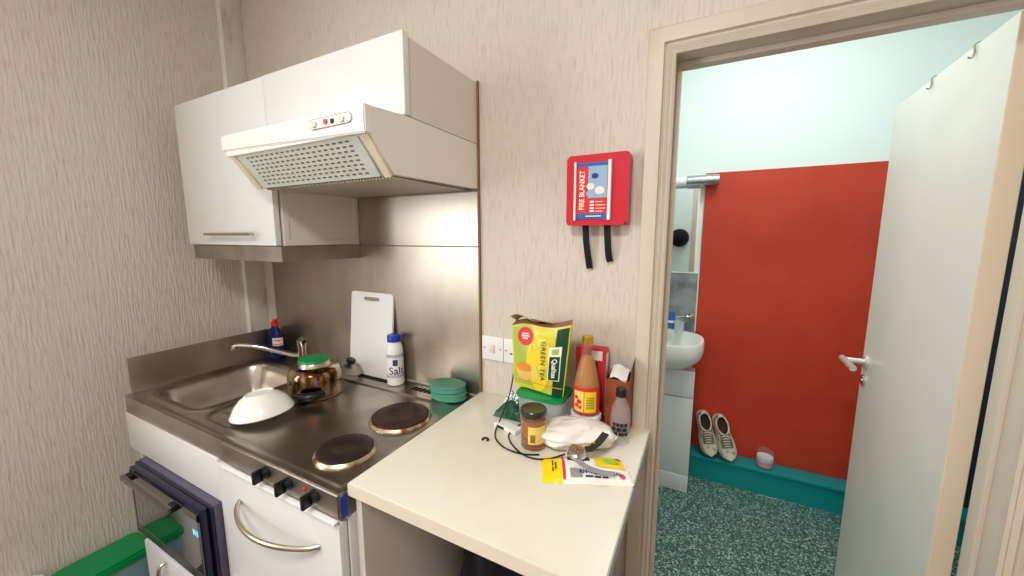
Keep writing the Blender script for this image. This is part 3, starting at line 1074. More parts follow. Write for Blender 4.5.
# ------------------------------------------------------------------ wall things
# switched socket plates
for k, (x0, lab, nm, cat) in enumerate(((1.190, 'white wall switch plate, left of two beside the steel splashback', 'switch_plate', 'switch'), (1.277, 'white socket plate, right of two, partly behind the tea pouch', 'socket_plate', 'socket'))):
    t = thing(nm, lab, cat, (x0 + 0.042, 0, 1.046))
    bm = box(nb(), x0, x0 + 0.085, -0.010, -0.0005, 1.046, 1.132, 0.003)
    obj('plate', bm, 'white_plastic', t)
    bm = nb()
    if k == 0:
        box(bm, x0 + 0.034, x0 + 0.051, -0.015, -0.009, 1.074, 1.104, 0.002)
        obj('rocker', bm, 'plastic_cream', t)
    else:
        for a, b, w_, h_ in ((0.042, 0.055, 0.007, 0.012), (0.030, 0.034, 0.010, 0.005), (0.054, 0.034, 0.010, 0.005)):
            box(bm, x0 + a - w_ / 2, x0 + a + w_ / 2, -0.0105, -0.009, 1.046 + b - h_ / 2, 1.046 + b + h_ / 2)
        obj('pin_holes', bm, 'ink', t, smooth=0)
    for xx in (0.010, 0.075):
        bm = lathe(nb(), [(0.0035, 0.0), (0.003, 0.0012)], 10, (x0 + xx, -0.010, 1.089), rot=Matrix(((1, 0, 0), (0, 0, -1), (0, 1, 0))))
        obj('screw', bm, 'steel_dull', t)

# fire blanket box
FX0, FX1, FZ0, FZ1, FD = 1.508, 1.683, 1.512, 1.708, 0.046
fb = thing('fire_blanket_case', 'red fire blanket case hanging on wall beside the doorway', 'fire blanket', (1.595, -0.02, FZ0))
bm = nb()
prism(bm, rrect(FX0, FX1, FZ0, FZ1, 0.008), lambda a, b, t: (a, t, b), -0.001, -FD)
bmesh.ops.bevel(bm, geom=[e for e in bm.edges if all(abs(v.co.y + FD) < 1e-5 for v in e.verts)], offset=0.006, segments=3, affect='EDGES')
obj('case', bm, 'red_plastic', fb)
yy = -FD - 0.004
LX0, LX1, LZ0, LZ1 = 1.537, 1.632, 1.530, 1.685
lf = obj('leaflet', box(nb(), LX0, LX1, yy, -FD - 0.0005, LZ0, LZ1), 'label_red', fb, smooth=0, label='printed red and blue leaflet')
for x, w_ in ((LX0 - 0.004, 0.006), (LX1 - 0.003, 0.009)):
    bm = box(nb(), x, x + w_, yy - 0.006, -FD + 0.001, LZ0 - 0.004, LZ1 + 0.004, 0.001, seg=1)
    obj('leaflet_clip', bm, 'label_white', fb, label='white plastic leaflet clip')
y2 = yy - 0.0006


def quadxz(name, x0, x1, z0, z1, y, m, parent, d=0.0006):
    return obj(name, box(nb(), x0, x1, y - d, y, z0, z1), m, parent, smooth=0)


quadxz('header', LX0, LX1, 1.675, LZ1, yy, 'label_blue', lf)
quadxz('footer', LX0, LX1, LZ0, 1.545, yy, 'label_blue', lf)
quadxz('picture', LX0 + 0.036, LX1 - 0.006, 1.588, 1.675, yy, 'label_pale', lf)
bm = nb()
for x, z, r in ((1.580, 1.62, 0.012), (1.592, 1.648, 0.010), (1.606, 1.608, 0.014), (1.578, 1.601, 0.011), (1.612, 1.655, 0.009)):
    f = bm.faces.new([bm.verts.new((x + r * math.cos(2 * PI * k / 10), yy - 0.0009, z + r * 0.8 * math.sin(2 * PI * k / 10))) for k in range(10)])
    f.material_index = int(z * 1000) % 3
obj('picture_detail', bm, ['label_white', 'blue_print', 'label_pale'], lf, smooth=0)
text('title', 'FIRE BLANKET', 0.021, lambda x, y, d: (LX0 + 0.019 - y, yy - 0.0004, 1.610 + x * 0.82), 'label_white', lf, bold=0.0004)
bm = nb()
for k, (z, n_) in enumerate(((1.577, 3), (1.568, 4), (1.559, 4), (1.551, 3))):
    box(bm, LX0 + 0.042, LX0 + 0.054, yy - 0.0008, yy - 0.0002, z - 0.002, z + 0.003)
    box(bm, LX0 + 0.058, LX0 + 0.058 + 0.007 * n_, yy - 0.0008, yy - 0.0002, z - 0.001, z + 0.001)
box(bm, LX0 + 0.03, LX0 + 0.075, yy - 0.0012, yy - 0.0006, 1.536, 1.539)
obj('small_print', bm, 'label_white', lf, smooth=0)
for x, dx, z in ((1.561, 0.012, 1.385), (1.624, 0.010, 1.408)):
    bm = tube(nb(), smooth_path([(x, -0.024, FZ0 + 0.004), (x + 0.003, -0.024, FZ0 - 0.045), (x + dx * 0.6, -0.016, FZ0 - 0.09), (x + dx, -0.010, z)], 6), 0.01, flat=(0.019, 0.0022, (0, 1, 0)))
    obj('pull_strap', bm, 'black_matte', fb)

# ------------------------------------------------------------------ things on the side worktop
ZW = 0.919
# food tub with green lid
tb = thing('food_tub', 'clear food tub with green lid under the green tea pouch', 'tub', (1.475, -0.115, ZW))
bm = nb()
P0 = rrect(-0.062, 0.062, -0.048, 0.048, 0.018)
P1 = rrect(-0.070, 0.070, -0.055, 0.055, 0.018)
a = [bm.verts.new((x, y, 0.0005)) for x, y in P0]
b = [bm.verts.new((x, y, 0.094)) for x, y in P1]
bm.faces.new(list(reversed(a)))
for k in range(len(a)):
    bm.faces.new((a[k], a[(k + 1) % len(a)], b[(k + 1) % len(a)], b[k]))
obj('tub', bm, 'film', tb, local=True)
bm = prism(nb(), rrect(-0.074, 0.074, -0.059, 0.059, 0.02), lambda a, b, t: (a, b, t), 0.092, 0.104)
bmesh.ops.bevel(bm, geom=[e for e in bm.edges if abs(e.verts[0].co.z - e.verts[1].co.z) < 1e-6], offset=0.003, segments=2, affect='EDGES')
obj('lid', bm, 'green_lid', tb, local=True)

# green tea pouch standing on the tub
tp = thing('tea_pouch', 'yellow green tea pouch, crumpled open, standing on green-lidded tub', 'tea', (1.47, -0.11, 1.0235))
c00, c10, c11, c01 = Vector((1.383, -0.135, 1.030)), Vector((1.545, -0.150, 1.026)), Vector((1.566, -0.150, 1.236)), Vector((1.372, -0.130, 1.214))
DPT = Vector((-0.012, 0.050, 0.004))


def tf(u, v, d=0.0):
    """front face of the pouch, d = 0 front, 1 back; u,v in 0..1"""
    p = c00.lerp(c10, u).lerp(c01.lerp(c11, u), v)
    wob = 0.006 * mnoise.noise(Vector((u * 3.1, v * 3.3, 1.7)))
    bulge = 0.012 * math.sin(PI * min(max(u, 0), 1)) * math.sin(PI * min(max(v, 0), 1))
    return p + DPT * d + Vector((0, (wob - bulge) * (1 - 2 * d), 0)) + Vector((0, 0, 0.006 * math.sin(7 * u) * v * v))


bm = nb()
NU, NV = 16, 16
F = grid(bm, NU, NV, lambda u, v: tf(u, v, 0))
Bq = grid(bm, NU, NV, lambda u, v: tf(u, v, 1))
for j in range(NV):
    bm.faces.new((F[0][j], F[0][j + 1], Bq[0][j + 1], Bq[0][j]))
    bm.faces.new((F[NU][j], F[NU][j + 1], Bq[NU][j + 1], Bq[NU][j]))
for i in range(NU):
    bm.faces.new((F[i][0], F[i + 1][0], Bq[i + 1][0], Bq[i][0]))
    f = bm.faces.new((F[i][NV], F[i + 1][NV], Bq[i + 1][NV], Bq[i][NV]))
    f.material_index = 1
bmesh.ops.recalc_face_normals(bm, faces=bm.faces)
pch = obj('pouch', bm, ['tea_yellow', 'tea_inner'], tp, smooth=40)
bm = nb()
grid(bm, 12, 3, lambda u, v: tf(0.02 + u * 0.72, 1.0, 0.95) + Vector((0, -0.05 * v * (1 - u * 0.5), 0.022 * v * (1 - u) + 0.006 * math.sin(9 * u))))
obj('torn_flap', bm, 'tea_olive', tp, smooth=60)


def tpatch(name, u0, u1, v0, v1, m, parent, off=0.0012, n=6, label=None):
    bm = nb()
    grid(bm, n, n, lambda u, v: tf(u0 + (u1 - u0) * u, v0 + (v1 - v0) * v) + Vector((0, -off, 0)))
    return obj(name, bm, m, parent, smooth=60, label=label)


def tdisc(name, uc, vc, ru, rv, m, parent, off=0.0014, a0=0, a1=2 * PI):
    bm = nb()
    n_ = 24
    c_ = bm.verts.new(tf(uc, vc) + Vector((0, -off, 0)))
    R = [bm.verts.new(tf(uc + ru * math.cos(a0 + (a1 - a0) * k / n_), vc + rv * math.sin(a0 + (a1 - a0) * k / n_)) + Vector((0, -off, 0))) for k in range(n_ + 1)]
    for k in range(n_):
        bm.faces.new((c_, R[k], R[k + 1]))
    return obj(name, bm, m, parent, smooth=60)


tpatch('olive_field', 0.03, 0.40, 0.06, 0.96, 'tea_olive', pch, 0.0008)
tdisc('yellow_field', 0.52, 0.45, 0.23, 0.44, 'label_yellow', pch, 0.0014)
tpatch('green_band', 0.79, 0.985, 0.0, 0.97, 'tea_green', pch, 0.0012, label='dark green printed band')
tpatch('brand_plate', 0.70, 0.90, 0.22, 0.72, 'label_white', pch, 0.0020)
tpatch('brand_field', 0.715, 0.885, 0.23, 0.58, 'tea_green', pch, 0.0026)
tpatch('brand_crest', 0.745, 0.855, 0.61, 0.69, 'tea_olive', pch, 0.0026)


def tvert(uc, vc, ku, kv):
    return lambda x, y, d: tf(uc + y * ku, vc - x * kv) + Vector((0, -0.0032, 0))


text('brand_lettering', 'Qualitea', 0.021, tvert(0.80, 0.405, 5.4, 4.0), 'label_white', pch, bold=0.0005)
text('lettering', 'GREEN TEA', 0.022, tvert(0.60, 0.50, 5.4, 5.0), 'green_dark', pch, space=1.1)
tdisc('red_badge', 0.26, 0.82, 0.145, 0.135, 'label_red', pch, 0.0018)
bars('badge_print', [(0.006, 0.004, [(-0.012, -0.002), (0.0, 0.010)]), (-0.001, 0.004, [(-0.014, 0.002), (0.004, 0.013)]), (-0.008, 0.004, [(-0.009, 0.008)])], lambda x, y, d: tf(0.26 + x * 5.4, 0.83 + y * 5) + Vector((0, -0.0026, 0)), 'label_white', pch)
tdisc('cup', 0.24, 0.36, 0.17, 0.24, 'tea_tan', pch, 0.0016, PI, 2 * PI)
tdisc('cup_tea', 0.24, 0.35, 0.17, 0.07, 'label_orange', pch, 0.0020)
tdisc('cup_side_print', 0.45, 0.28, 0.07, 0.13, 'label_cream', pch, 0.0022)  # cream printed disc at the side of the cup
tpatch('red_stripe', 0.03, 0.97, 0.115, 0.128, 'label_orange', pch, 0.0028)

# tin and sauce bottle on it
TX, TY = 1.600, -0.105
tn = thing('round_tin', 'white round tub with blue label under the sauce bottle', 'tub', (TX, TY, ZW))
bm = lathe(nb(), [(0.038, ZW), (0.041, ZW + 0.003), (0.041, ZW + 0.044), (0.0435, ZW + 0.046), (0.0435, ZW + 0.058), (0.041, ZW + 0.060)], 36, (TX, TY, 0))
obj('tub', bm, 'white_plastic', tn)
fa = camang(TX, TY)
tl = wrap_label('label', TX, TY, 0.041, fa + 0.2, 1.5, ZW + 0.008, ZW + 0.042, 'blue_print', tn)
wrap_label('label_flash', TX, TY, 0.041, fa - 0.62, 0.35, ZW + 0.010, ZW + 0.044, 'label_orange', tl, off=0.001)
ZB = ZW + 0.060
bt = thing('sauce_bottle', 'tall amber sauce bottle with gold cap and red-yellow label', 'bottle', (TX, TY, ZB))
bm = lathe(nb(), [(0.034, ZB + 0.0003), (0.038, ZB + 0.004), (0.039, ZB + 0.05), (0.0375, ZB + 0.085), (0.030, ZB + 0.122), (0.0185, ZB + 0.165), (0.0145, ZB + 0.195), (0.014, ZB + 0.206)], 36, (TX, TY, 0))
obj('glass', bm, 'glassy', bt, smooth=50)
bm = lathe(nb(), [(0.032, ZB + 0.002), (0.036, ZB + 0.005), (0.0372, ZB + 0.05), (0.0355, ZB + 0.085), (0.0285, ZB + 0.122), (0.018, ZB + 0.160), (0.0172, ZB + 0.163), (0.003, ZB + 0.1635)], 36, (TX, TY, 0))
obj('sauce', bm, 'amber', bt, smooth=50)
bm = lathe(nb(), [(0.0165, ZB + 0.204), (0.0165, ZB + 0.222), (0.015, ZB + 0.224), (0.003, ZB + 0.224)], 24, (TX, TY, 0))
obj('cap', bm, 'gold', bt, label='gold screw cap')
sl = wrap_label('label', TX, TY, 0.0388, fa, 2.2, ZB + 0.008, ZB + 0.084, 'label_red', bt, off=0.001)
wrap_label('label_panel', TX, TY, 0.0388, fa + 0.30, 0.85, ZB + 0.014, ZB + 0.074, 'label_yellow', sl, off=0.0017)
wrap_label('label_panel', TX, TY, 0.0388, fa - 0.55, 0.75, ZB + 0.014, ZB + 0.074, 'label_cream', sl, off=0.0017)
bm = nb()
for k in range(7):
    z = ZB + 0.056 - k * 0.005
    grid(bm, 6, 1, lambda u, v: (TX + 0.0413 * math.cos(fa + 0.0 + 0.58 * u), TY + 0.0413 * math.sin(fa + 0.0 + 0.58 * u), z + 0.0016 * v))
obj('small_print', bm, 'ink', sl, smooth=60)
bm = nb()
for k, (a, z, r) in enumerate(((-0.72, 0.055, 0.006), (-0.5, 0.044, 0.007), (-0.68, 0.032, 0.006), (-0.42, 0.028, 0.005))):
    bm.faces.new([bm.verts.new((TX + 0.0413 * math.cos(fa + a + r / 0.039 * math.cos(2 * PI * q / 10)), TY + 0.0413 * math.sin(fa + a + r / 0.039 * math.cos(2 * PI * q / 10)), ZB + z + r * math.sin(2 * PI * q / 10))) for q in range(10)])
obj('label_fruit', bm, 'label_red', sl, smooth=0)

# red carton behind the bottle
rc = thing('red_carton', 'red and white carton leaning on wall behind the sauce bottle', 'carton', (1.605, -0.035, ZW))
bm = box(nb(), 1.550, 1.640, -0.052, -0.014, ZW + 0.001, 1.152, 0.002)
obj('carton', bm, 'carton_red', rc)
bm = nb()
box(bm, 1.598, 1.630, -0.0528, -0.0518, 1.118, 1.146)
obj('panel', bm, 'label_white', rc, smooth=0)
obj('print', box(nb(), 1.604, 1.618, -0.0528, -0.0518, 1.05, 1.112), 'green_dark', rc, smooth=0)
obj('side_panel', box(nb(), 1.6398, 1.6408, -0.046, -0.020, 0.95, 1.14), 'label_white', rc, smooth=0)

# brown open box
bb = thing('brown_box', 'brown printed box with torn top flap beside the door frame', 'box', (1.683, -0.05, ZW))
bm = nb()
X0, X1, Y0, Y1, Z1 = 1.650, 1.714, -0.085, -0.006, 1.082
box(bm, X0, X1, Y0, Y1, ZW + 0.001, Z1)
bmesh.ops.delete(bm, geom=[f for f in bm.faces if all(v.co.z > 1.08 for v in f.verts)], context='FACES')
obj('carton', bm, 'carton_brown', bb, smooth=0)
bm = nb()
V = [bm.verts.new(p) for p in ((X1, Y0, Z1), (X1, Y1, Z1), (X1 + 0.004, Y1 - 0.005, Z1 + 0.055), (X1 + 0.003, Y0 + 0.015, Z1 + 0.035))]
bm.faces.new(V)
bmesh.ops.solidify(bm, geom=bm.faces, thickness=0.001)
obj('side_flap', bm, 'cardboard', bb, smooth=0)
bm = nb()
grid(bm, 4, 4, lambda u, v: (X0 + 0.01 + u * 0.046, Y0 - 0.002 + 0.05 * v, Z1 + 0.002 + 0.022 * v + 0.006 * math.sin(5 * u)))
obj('torn_flap', bm, 'label_white', bb, smooth=60, label='white torn inner flap')
bm = nb()
grid(bm, 4, 4, lambda u, v: (X0 + 0.002 + u * 0.03, Y1 - 0.06 * v, Z1 + 0.001 + 0.010 * math.sin(3 * v)))
obj('top_flap', bm, 'carton_brown', bb, smooth=60)

# small clear bottle with black cap
CX_, CY_ = 1.700, -0.118
cb = thing('clear_bottle', 'small clear glass bottle with black cap beside the brown box', 'bottle', (CX_, CY_, ZW))
bm = lathe(nb(), [(0.023, ZW + 0.0005), (0.027, ZW + 0.004), (0.027, ZW + 0.075), (0.023, ZW + 0.100), (0.013, ZW + 0.124), (0.0115, ZW + 0.134)], 30, (CX_, CY_, 0))
obj('glass', bm, 'bottle_clear', cb, smooth=50)
bm = lathe(nb(), [(0.014, ZW + 0.132), (0.014, ZW + 0.152), (0.0125, ZW + 0.154), (0.003, ZW + 0.154)], 20, (CX_, CY_, 0))
obj('cap', bm, 'black', cb, label='black screw cap')
fa = camang(CX_, CY_)
bars('label_print', [(0.016, 0.010, [(-0.020, -0.012), (-0.010, -0.001), (0.001, 0.009), (0.011, 0.020)]), (0.003, 0.011, [(-0.022, -0.011), (-0.009, 0.004), (0.006, 0.018)]), (-0.010, 0.009, [(-0.016, -0.006), (-0.003, 0.012), (0.014, 0.021)])], wrap(CX_, CY_, 0.027, fa, ZW + 0.044, off=0.001), 'ink', cb)

# honey jar
JX, JY = 1.497, -0.247
hj = thing('honey_jar', 'amber honey jar with dark lid in front of the food tub', 'jar', (JX, JY, ZW))
bm = lathe(nb(), [(0.030, ZW + 0.0004), (0.034, ZW + 0.004), (0.034, ZW + 0.082), (0.031, ZW + 0.090), (0.030, ZW + 0.096)], 36, (JX, JY, 0))
obj('glass', bm, 'glassy', hj, smooth=50)
bm = lathe(nb(), [(0.029, ZW + 0.002), (0.0328, ZW + 0.006), (0.0328, ZW + 0.080), (0.004, ZW + 0.081)], 36, (JX, JY, 0))
obj('honey', bm, 'honey', hj, smooth=50)
bm = lathe(nb(), [(0.0345, ZW + 0.092), (0.0355, ZW + 0.094), (0.0355, ZW + 0.106), (0.0335, ZW + 0.1085), (0.029, ZW + 0.107), (0.003, ZW + 0.107)], 36, (JX, JY, 0))
obj('lid', bm, 'dark_lid', hj, label='dark screw lid')
fa = camang(JX, JY)
jl = wrap_label('label', JX, JY, 0.034, fa + 0.35, 1.5, ZW + 0.022, ZW + 0.070, 'label_cream', hj, off=0.0008)
bm = nb()
for k in range(7):
    a = fa - 0.22 + 0.055 * k
    grid(bm, 1, 1, lambda u, v: (JX + 0.0354 * math.cos(a + 0.03 * u), JY + 0.0354 * math.sin(a + 0.03 * u), ZW + 0.027 + 0.022 * v))
obj('barcode', bm, 'ink', jl, smooth=0)

# crumpled green foil packet and small white pack behind the jar
bm = nb()


def foilf(u, v):
    x, y = 1.312 + 0.105 * u, -0.150 + 0.085 * v
    x += 0.03 * v * (1 - u)
    edge = math.sin(PI * u) ** 0.6 * math.sin(PI * v) ** 0.6
    z = ZW + 0.001 + 0.080 * edge * (0.75 + 0.5 * mnoise.noise(Vector((u * 5, v * 5, 3))))
    return (x, y, max(z, ZW + 0.0008))


grid(bm, 18, 18, foilf)
for f in bm.faces:
    c_ = f.calc_center_median()
    f.material_index = 1 if (c_.x > 1.385 or c_.y < -0.125) else 0
tag(obj('foil_packet', bm, ['foil', 'green_dark'], smooth=20), 'crumpled silver and green foil packet behind the honey jar', 'packet')
bpk = thing('tablet_pack', 'small flat white pack lying left of the honey jar', 'pack', (1.395, -0.20, ZW), (0, 0, math.radians(-14)))
bm = box(nb(), -0.042, 0.042, -0.016, 0.016, 0.0005, 0.012, 0.001, seg=1)
obj('pack', bm, 'label_white', bpk, local=True)
bm = box(nb(), -0.030, -0.002, -0.0168, -0.0158, 0.002, 0.010)
obj('print', bm, 'ink', bpk, local=True, smooth=0)

# crumpled white plastic bag
bm = nb()


def paperf(u, v):
    a = 2 * PI * u
    ph = PI * v
    r = math.sin(ph)
    d = Vector((r * math.cos(a), r * math.sin(a), -math.cos(ph)))
    k = 1 + 0.26 * mnoise.noise(d * 1.9 + Vector((4, 1, 2))) + 0.06 * (1 - 2 * abs(mnoise.noise(d * 3.6)))
    p = Vector((d.x * 0.108 * k, d.y * 0.057 * k, d.z * 0.035 * k))
    p.rotate(Matrix.Rotation(math.radians(26), 3, 'Z'))
    q = Vector((1.588, -0.192, ZW + 0.031)) + p
    q.z = max(q.z, ZW + 0.001)
    return q


grid(bm, 64, 40, paperf)
bmesh.ops.remove_doubles(bm, verts=bm.verts, dist=1e-5)
tag(obj('plastic_bag', bm, 'paper_white', smooth=28), 'crumpled white plastic bag in front of the sauce bottle', 'bag')

# pack of wipes
wp = thing('wipes_packet', 'yellow and white antibacterial wipes packet at the worktop edge', 'wipes', (1.655, -0.292, ZW), (0, 0, math.radians(24)))
WL, WW = 0.105, 0.050


def wpf(u, v, h=0.022, dz=0.0):
    x, y = -WL + 2 * WL * u, -WW + 2 * WW * v
    e = (math.sin(PI * min(max(u, 0), 1)) ** 0.45) * (math.sin(PI * min(max(v, 0), 1)) ** 0.5)
    return Vector((x, y, 0.0012 + h * e * (1 + 0.25 * mnoise.noise(Vector((u * 5, v * 4, 7)))) + dz))


bm = nb()
T_ = grid(bm, 40, 18, lambda u, v: wpf(u, v))
Bt = grid(bm, 40, 18, lambda u, v: Vector((-WL + 2 * WL * u, -WW + 2 * WW * v, 0.0004)))
for f in bm.faces:
    c_ = f.calc_center_median()
    if c_.x < -0.058:
        f.material_index = 1
bmesh.ops.remove_doubles(bm, verts=bm.verts, dist=0.0009)
pk = obj('packet', bm, ['wipe_white', 'wipe_yellow'], wp, local=True, smooth=40)


def wpatch(name, x0, x1, y0, y1, m, off=0.0012, label=None):
    bm = nb()
    grid(bm, 8, 6, lambda a, b: wpf((x0 + (x1 - x0) * a + WL) / (2 * WL), (y0 + (y1 - y0) * b + WW) / (2 * WW), dz=off))
    return obj(name, bm, m, pk, local=True, smooth=60, label=label)


wpatch('red_stripe', -0.057, -0.050, -0.046, 0.046, 'label_red')
wpatch('yellow_field', 0.022, 0.092, -0.012, 0.044, 'label_yellow')
wpatch('blue_logo', -0.044, 0.010, 0.004, 0.036, 'blue_print')
wpatch('photo', -0.040, -0.012, -0.042, -0.020, 'strap_grey')
bm = nb()
for cx_, cy_, r_ in ((0.062, 0.012, 0.017),):
    bm.faces.new([bm.verts.new(wpf((cx_ + r_ * 1.2 * math.cos(2 * PI * k / 14) + WL) / (2 * WL), (cy_ + r_ * 0.7 * math.sin(2 * PI * k / 14) + WW) / (2 * WW), dz=0.0022)) for k in range(14)])
obj('lime_picture', bm, 'lime', pk, local=True, smooth=0)
for cx_, cy_ in ((0.082, 0.032), (0.080, -0.034)):
    bm = nb()
    bm.faces.new([bm.verts.new(wpf((cx_ + 0.007 * math.cos(2 * PI * k / 12) + WL) / (2 * WL), (cy_ + 0.007 * math.sin(2 * PI * k / 12) + WW) / (2 * WW), dz=0.0022)) for k in range(12)])
    obj('red_seal', bm, 'label_red', pk, local=True, smooth=0)
text('lettering', 'ANTI-BACTERIAL', 0.0135, lambda x, y, d: wpf((0.030 + x * 0.95 + WL) / (2 * WL), (-0.030 + y + WW) / (2 * WW), dz=0.0024), 'blue_print', pk, local=True, bold=0.0006)
bars('small_print', [(0.0, 0.004, [(-0.026, -0.008), (-0.005, 0.010), (0.013, 0.026)])], lambda x, y, d: wpf((0.020 + x + WL) / (2 * WL), (-0.0405 + y + WW) / (2 * WW), dz=0.0024), 'blue_print', pk, local=True)
bars('end_print', [(0.004, 0.003, [(-0.024, -0.010), (-0.006, 0.012)]), (-0.003, 0.003, [(-0.018, 0.004)])], lambda x, y, d: wpf((-0.075 - y + WL) / (2 * WL), (x + WW) / (2 * WW), dz=0.0024), 'ink', pk, local=True)

# wristwatch lying on the wipes
wa = thing('wristwatch', 'silver wristwatch with grey strap lying on the wipes packet', 'watch', (1.630, -0.283, ZW + 0.031), (math.radians(6), math.radians(0), math.radians(20)))
bm = lathe(nb(), [(0.021, 0.0), (0.024, 0.003), (0.024, 0.010), (0.021, 0.013), (0.018, 0.0135)], 32)
obj('case', bm, 'chrome', wa, local=True)
bm = lathe(nb(), [(0.018, 0.0136), (0.0175, 0.0142), (0.003, 0.0142)], 32)
dial = obj('dial', bm, 'steel_dull', wa, local=True)
bm = nb()
box(bm, -0.0008, 0.0008, 0, 0.011, 0.0143, 0.0149)
box(bm, 0, 0.013, -0.0006, 0.0006, 0.0143, 0.0149)
obj('hands', bm, 'ink', dial, local=True, smooth=0)
bm = nb()
box(bm, 0.0235, 0.029, -0.003, 0.003, 0.004, 0.009, 0.001)
box(bm, -0.012, 0.012, 0.022, 0.029, 0.003, 0.009, 0.001)
obj('lugs', bm, 'gold', wa, local=True)
sw = tube(nb(), smooth_path([(0, -0.022, 0.005), (0.012, -0.038, 0.004), (0.034, -0.050, 0.002), (0.062, -0.056, 0.000), (0.082, -0.058, 0.001)], 5), 0.01, flat=(0.013, 0.003, (0, 0, 1)))
obj('strap', sw, 'strap_grey', wa, local=True, label='grey strap')
sw = tube(nb(), smooth_path([(0.022, 0.014, 0.006), (0.036, 0.020, 0.008), (0.050, 0.028, 0.014), (0.064, 0.042, 0.022), (0.074, 0.056, 0.026)], 5), 0.01, flat=(0.018, 0.003, (0, 0, 1)))
obj('strap', sw, 'strap_dark', wa, local=True, label='dark strap end with buckle')
bm = tube(nb(), smooth_path([(0.030, 0.020, 0.010), (0.040, 0.030, 0.014), (0.050, 0.028, 0.012), (0.046, 0.018, 0.008)], 4), 0.0022, 8)
obj('buckle', bm, 'gold', wa, local=True)

# black cable looping on the worktop
zc = ZW + 0.0028
bm = tube(nb(), smooth_path([(1.372, -0.118, 1.060), (1.372, -0.140, 1.010), (1.365, -0.160, 0.965), (1.362, -0.195, zc + 0.008), (1.372, -0.235, zc), (1.397, -0.272, zc), (1.440, -0.297, zc), (1.490, -0.300, zc), (1.530, -0.283, zc)], 8), 0.0022, 8)
tag(obj('cable', bm, 'black'), 'thin black cable hanging from the tea pouch to the white bag', 'cable')
bm = tube(nb(), smooth_path([(1.425, -0.165, zc + 0.006), (1.412, -0.200, zc), (1.418, -0.240, zc), (1.455, -0.280, zc), (1.505, -0.305, zc), (1.555, -0.300, zc + 0.004), (1.600, -0.283, ZW + 0.024)], 8), 0.0022, 8)
tag(obj('cable', bm, 'black'), 'thin black cable curling around the honey jar to the watch', 'cable')
bm = tube(nb(), [(1.368 + 0.008 * math.cos(a), -0.284 + 0.008 * math.sin(a), ZW + 0.003) for a in [math.radians(-20 + 16 * k) for k in range(16)]], 0.0028, 8)
tag(obj('cable_clip', bm, 'black'), 'tiny black open ring lying alone on the white worktop', 'ring')

# ------------------------------------------------------------------ bathroom
WBY = BY1
vn = thing('vanity_unit', 'white vanity unit under the bathroom basin', 'vanity', (1.63, 1.23, 0))
bm = box(nb(), 1.39, 1.868, 1.135, 1.300, 0.0, 0.70, 0.002)
obj('body', bm, 'appliance_white', vn)
bm = box(nb(), 1.392, 1.870, 1.119, 1.134, 0.112, 0.575, 0.003)
obj('door', bm, 'appliance_white', vn)
bm = box(nb(), 1.392, 1.870, 1.119, 1.134, 0.580, 0.735, 0.003)
obj('drawer_front', bm, 'appliance_white', vn)
bm = box(nb(), 1.392, 1.870, 1.116, 1.134, 0.004, 0.108, 0.003)
obj('plinth', bm, 'appliance_white', vn)

bs = thing('wash_basin', 'white ceramic basin on the vanity unit', 'basin', (1.63, 1.2, 0.735))
bm = nb()


def basin(prof, n=48):
    cx, cyb, hw, dp = 1.645, 1.428, 0.262, 0.42
    rings = []
    for s, z, cut in prof:
        ring = []
        for k in range(n):
            a = 2 * PI * k / n
            ca, sa_ = math.cos(a), math.sin(a)
            ex = 0.55
            x = math.copysign(abs(ca) ** ex, ca) * hw * s
            y = -math.copysign(abs(sa_) ** 0.8, sa_)
            yy_ = (cyb - dp / 2) + (dp / 2) * s * y if cut else (cyb - dp / 2) + dp / 2 * s * y
            ring.append(bm.verts.new((cx + x, min(yy_, WBY - 0.002), z)))
        rings.append(ring)
    for a, b in zip(rings, rings[1:]):
        for k in range(n):
            bm.faces.new((a[k], a[(k + 1) % n], b[(k + 1) % n], b[k]))
    bm.faces.new(list(reversed(rings[0])))
    bm.faces.new(rings[-1])


basin([(0.55, 0.736, 0), (0.72, 0.745, 0), (0.88, 0.775, 0), (0.97, 0.805, 0), (1.0, 0.835, 0), (1.0, 0.885, 0), (0.985, 0.895, 0), (0.90, 0.895, 0), (0.84, 0.875, 0), (0.70, 0.80, 0), (0.45, 0.775, 0), (0.1, 0.772, 0)])
obj('bowl', bm, 'ceramic', bs, smooth=50)

bm = box(nb(), 1.40, 1.848, WBY - 0.011, WBY - 0.001, 0.895, 1.258)
tp_ = thing('tiled_splashback', 'grey marbled splashback above the bathroom basin', 'splashback', (1.63, WBY - 0.006, 0.895))
obj('tile', bm, 'marble', tp_, smooth=0)
obj('edge_trim', box(nb(), 1.848, 1.8545, WBY - 0.016, WBY - 0.001, 0.895, 1.29), 'label_white', tp_, smooth=0, label='white edge trim')
obj('edge_trim', box(nb(), 1.40, 1.848, WBY - 0.016, WBY - 0.001, 1.258, 1.265), 'label_white', tp_, smooth=0, label='white edge trim')
bm = nb()
tube(bm, smooth_path([(1.828, WBY - 0.012, 0.995), (1.828, WBY - 0.040, 0.995), (1.81, WBY - 0.046, 0.995), (1.77, WBY - 0.046, 0.990), (1.74, WBY - 0.05, 0.98)], 5), 0.008, 10)
lathe(bm, [(0.018, 0), (0.018, 0.006)], 16, (1.828, WBY - 0.0115, 0.995), rot=Matrix(((1, 0, 0), (0, 0, -1), (0, 1, 0))))
tag(obj('wall_hook', bm, 'chrome'), 'chrome hook on the grey marbled splashback', 'hook')
bm = box(nb(), 1.40, 1.830, WBY - 0.007, WBY - 0.001, 1.268, 1.775)
tag(obj('mirror', bm, 'mirror', smooth=0), 'frameless bathroom mirror between light and grey splashback', 'mirror')

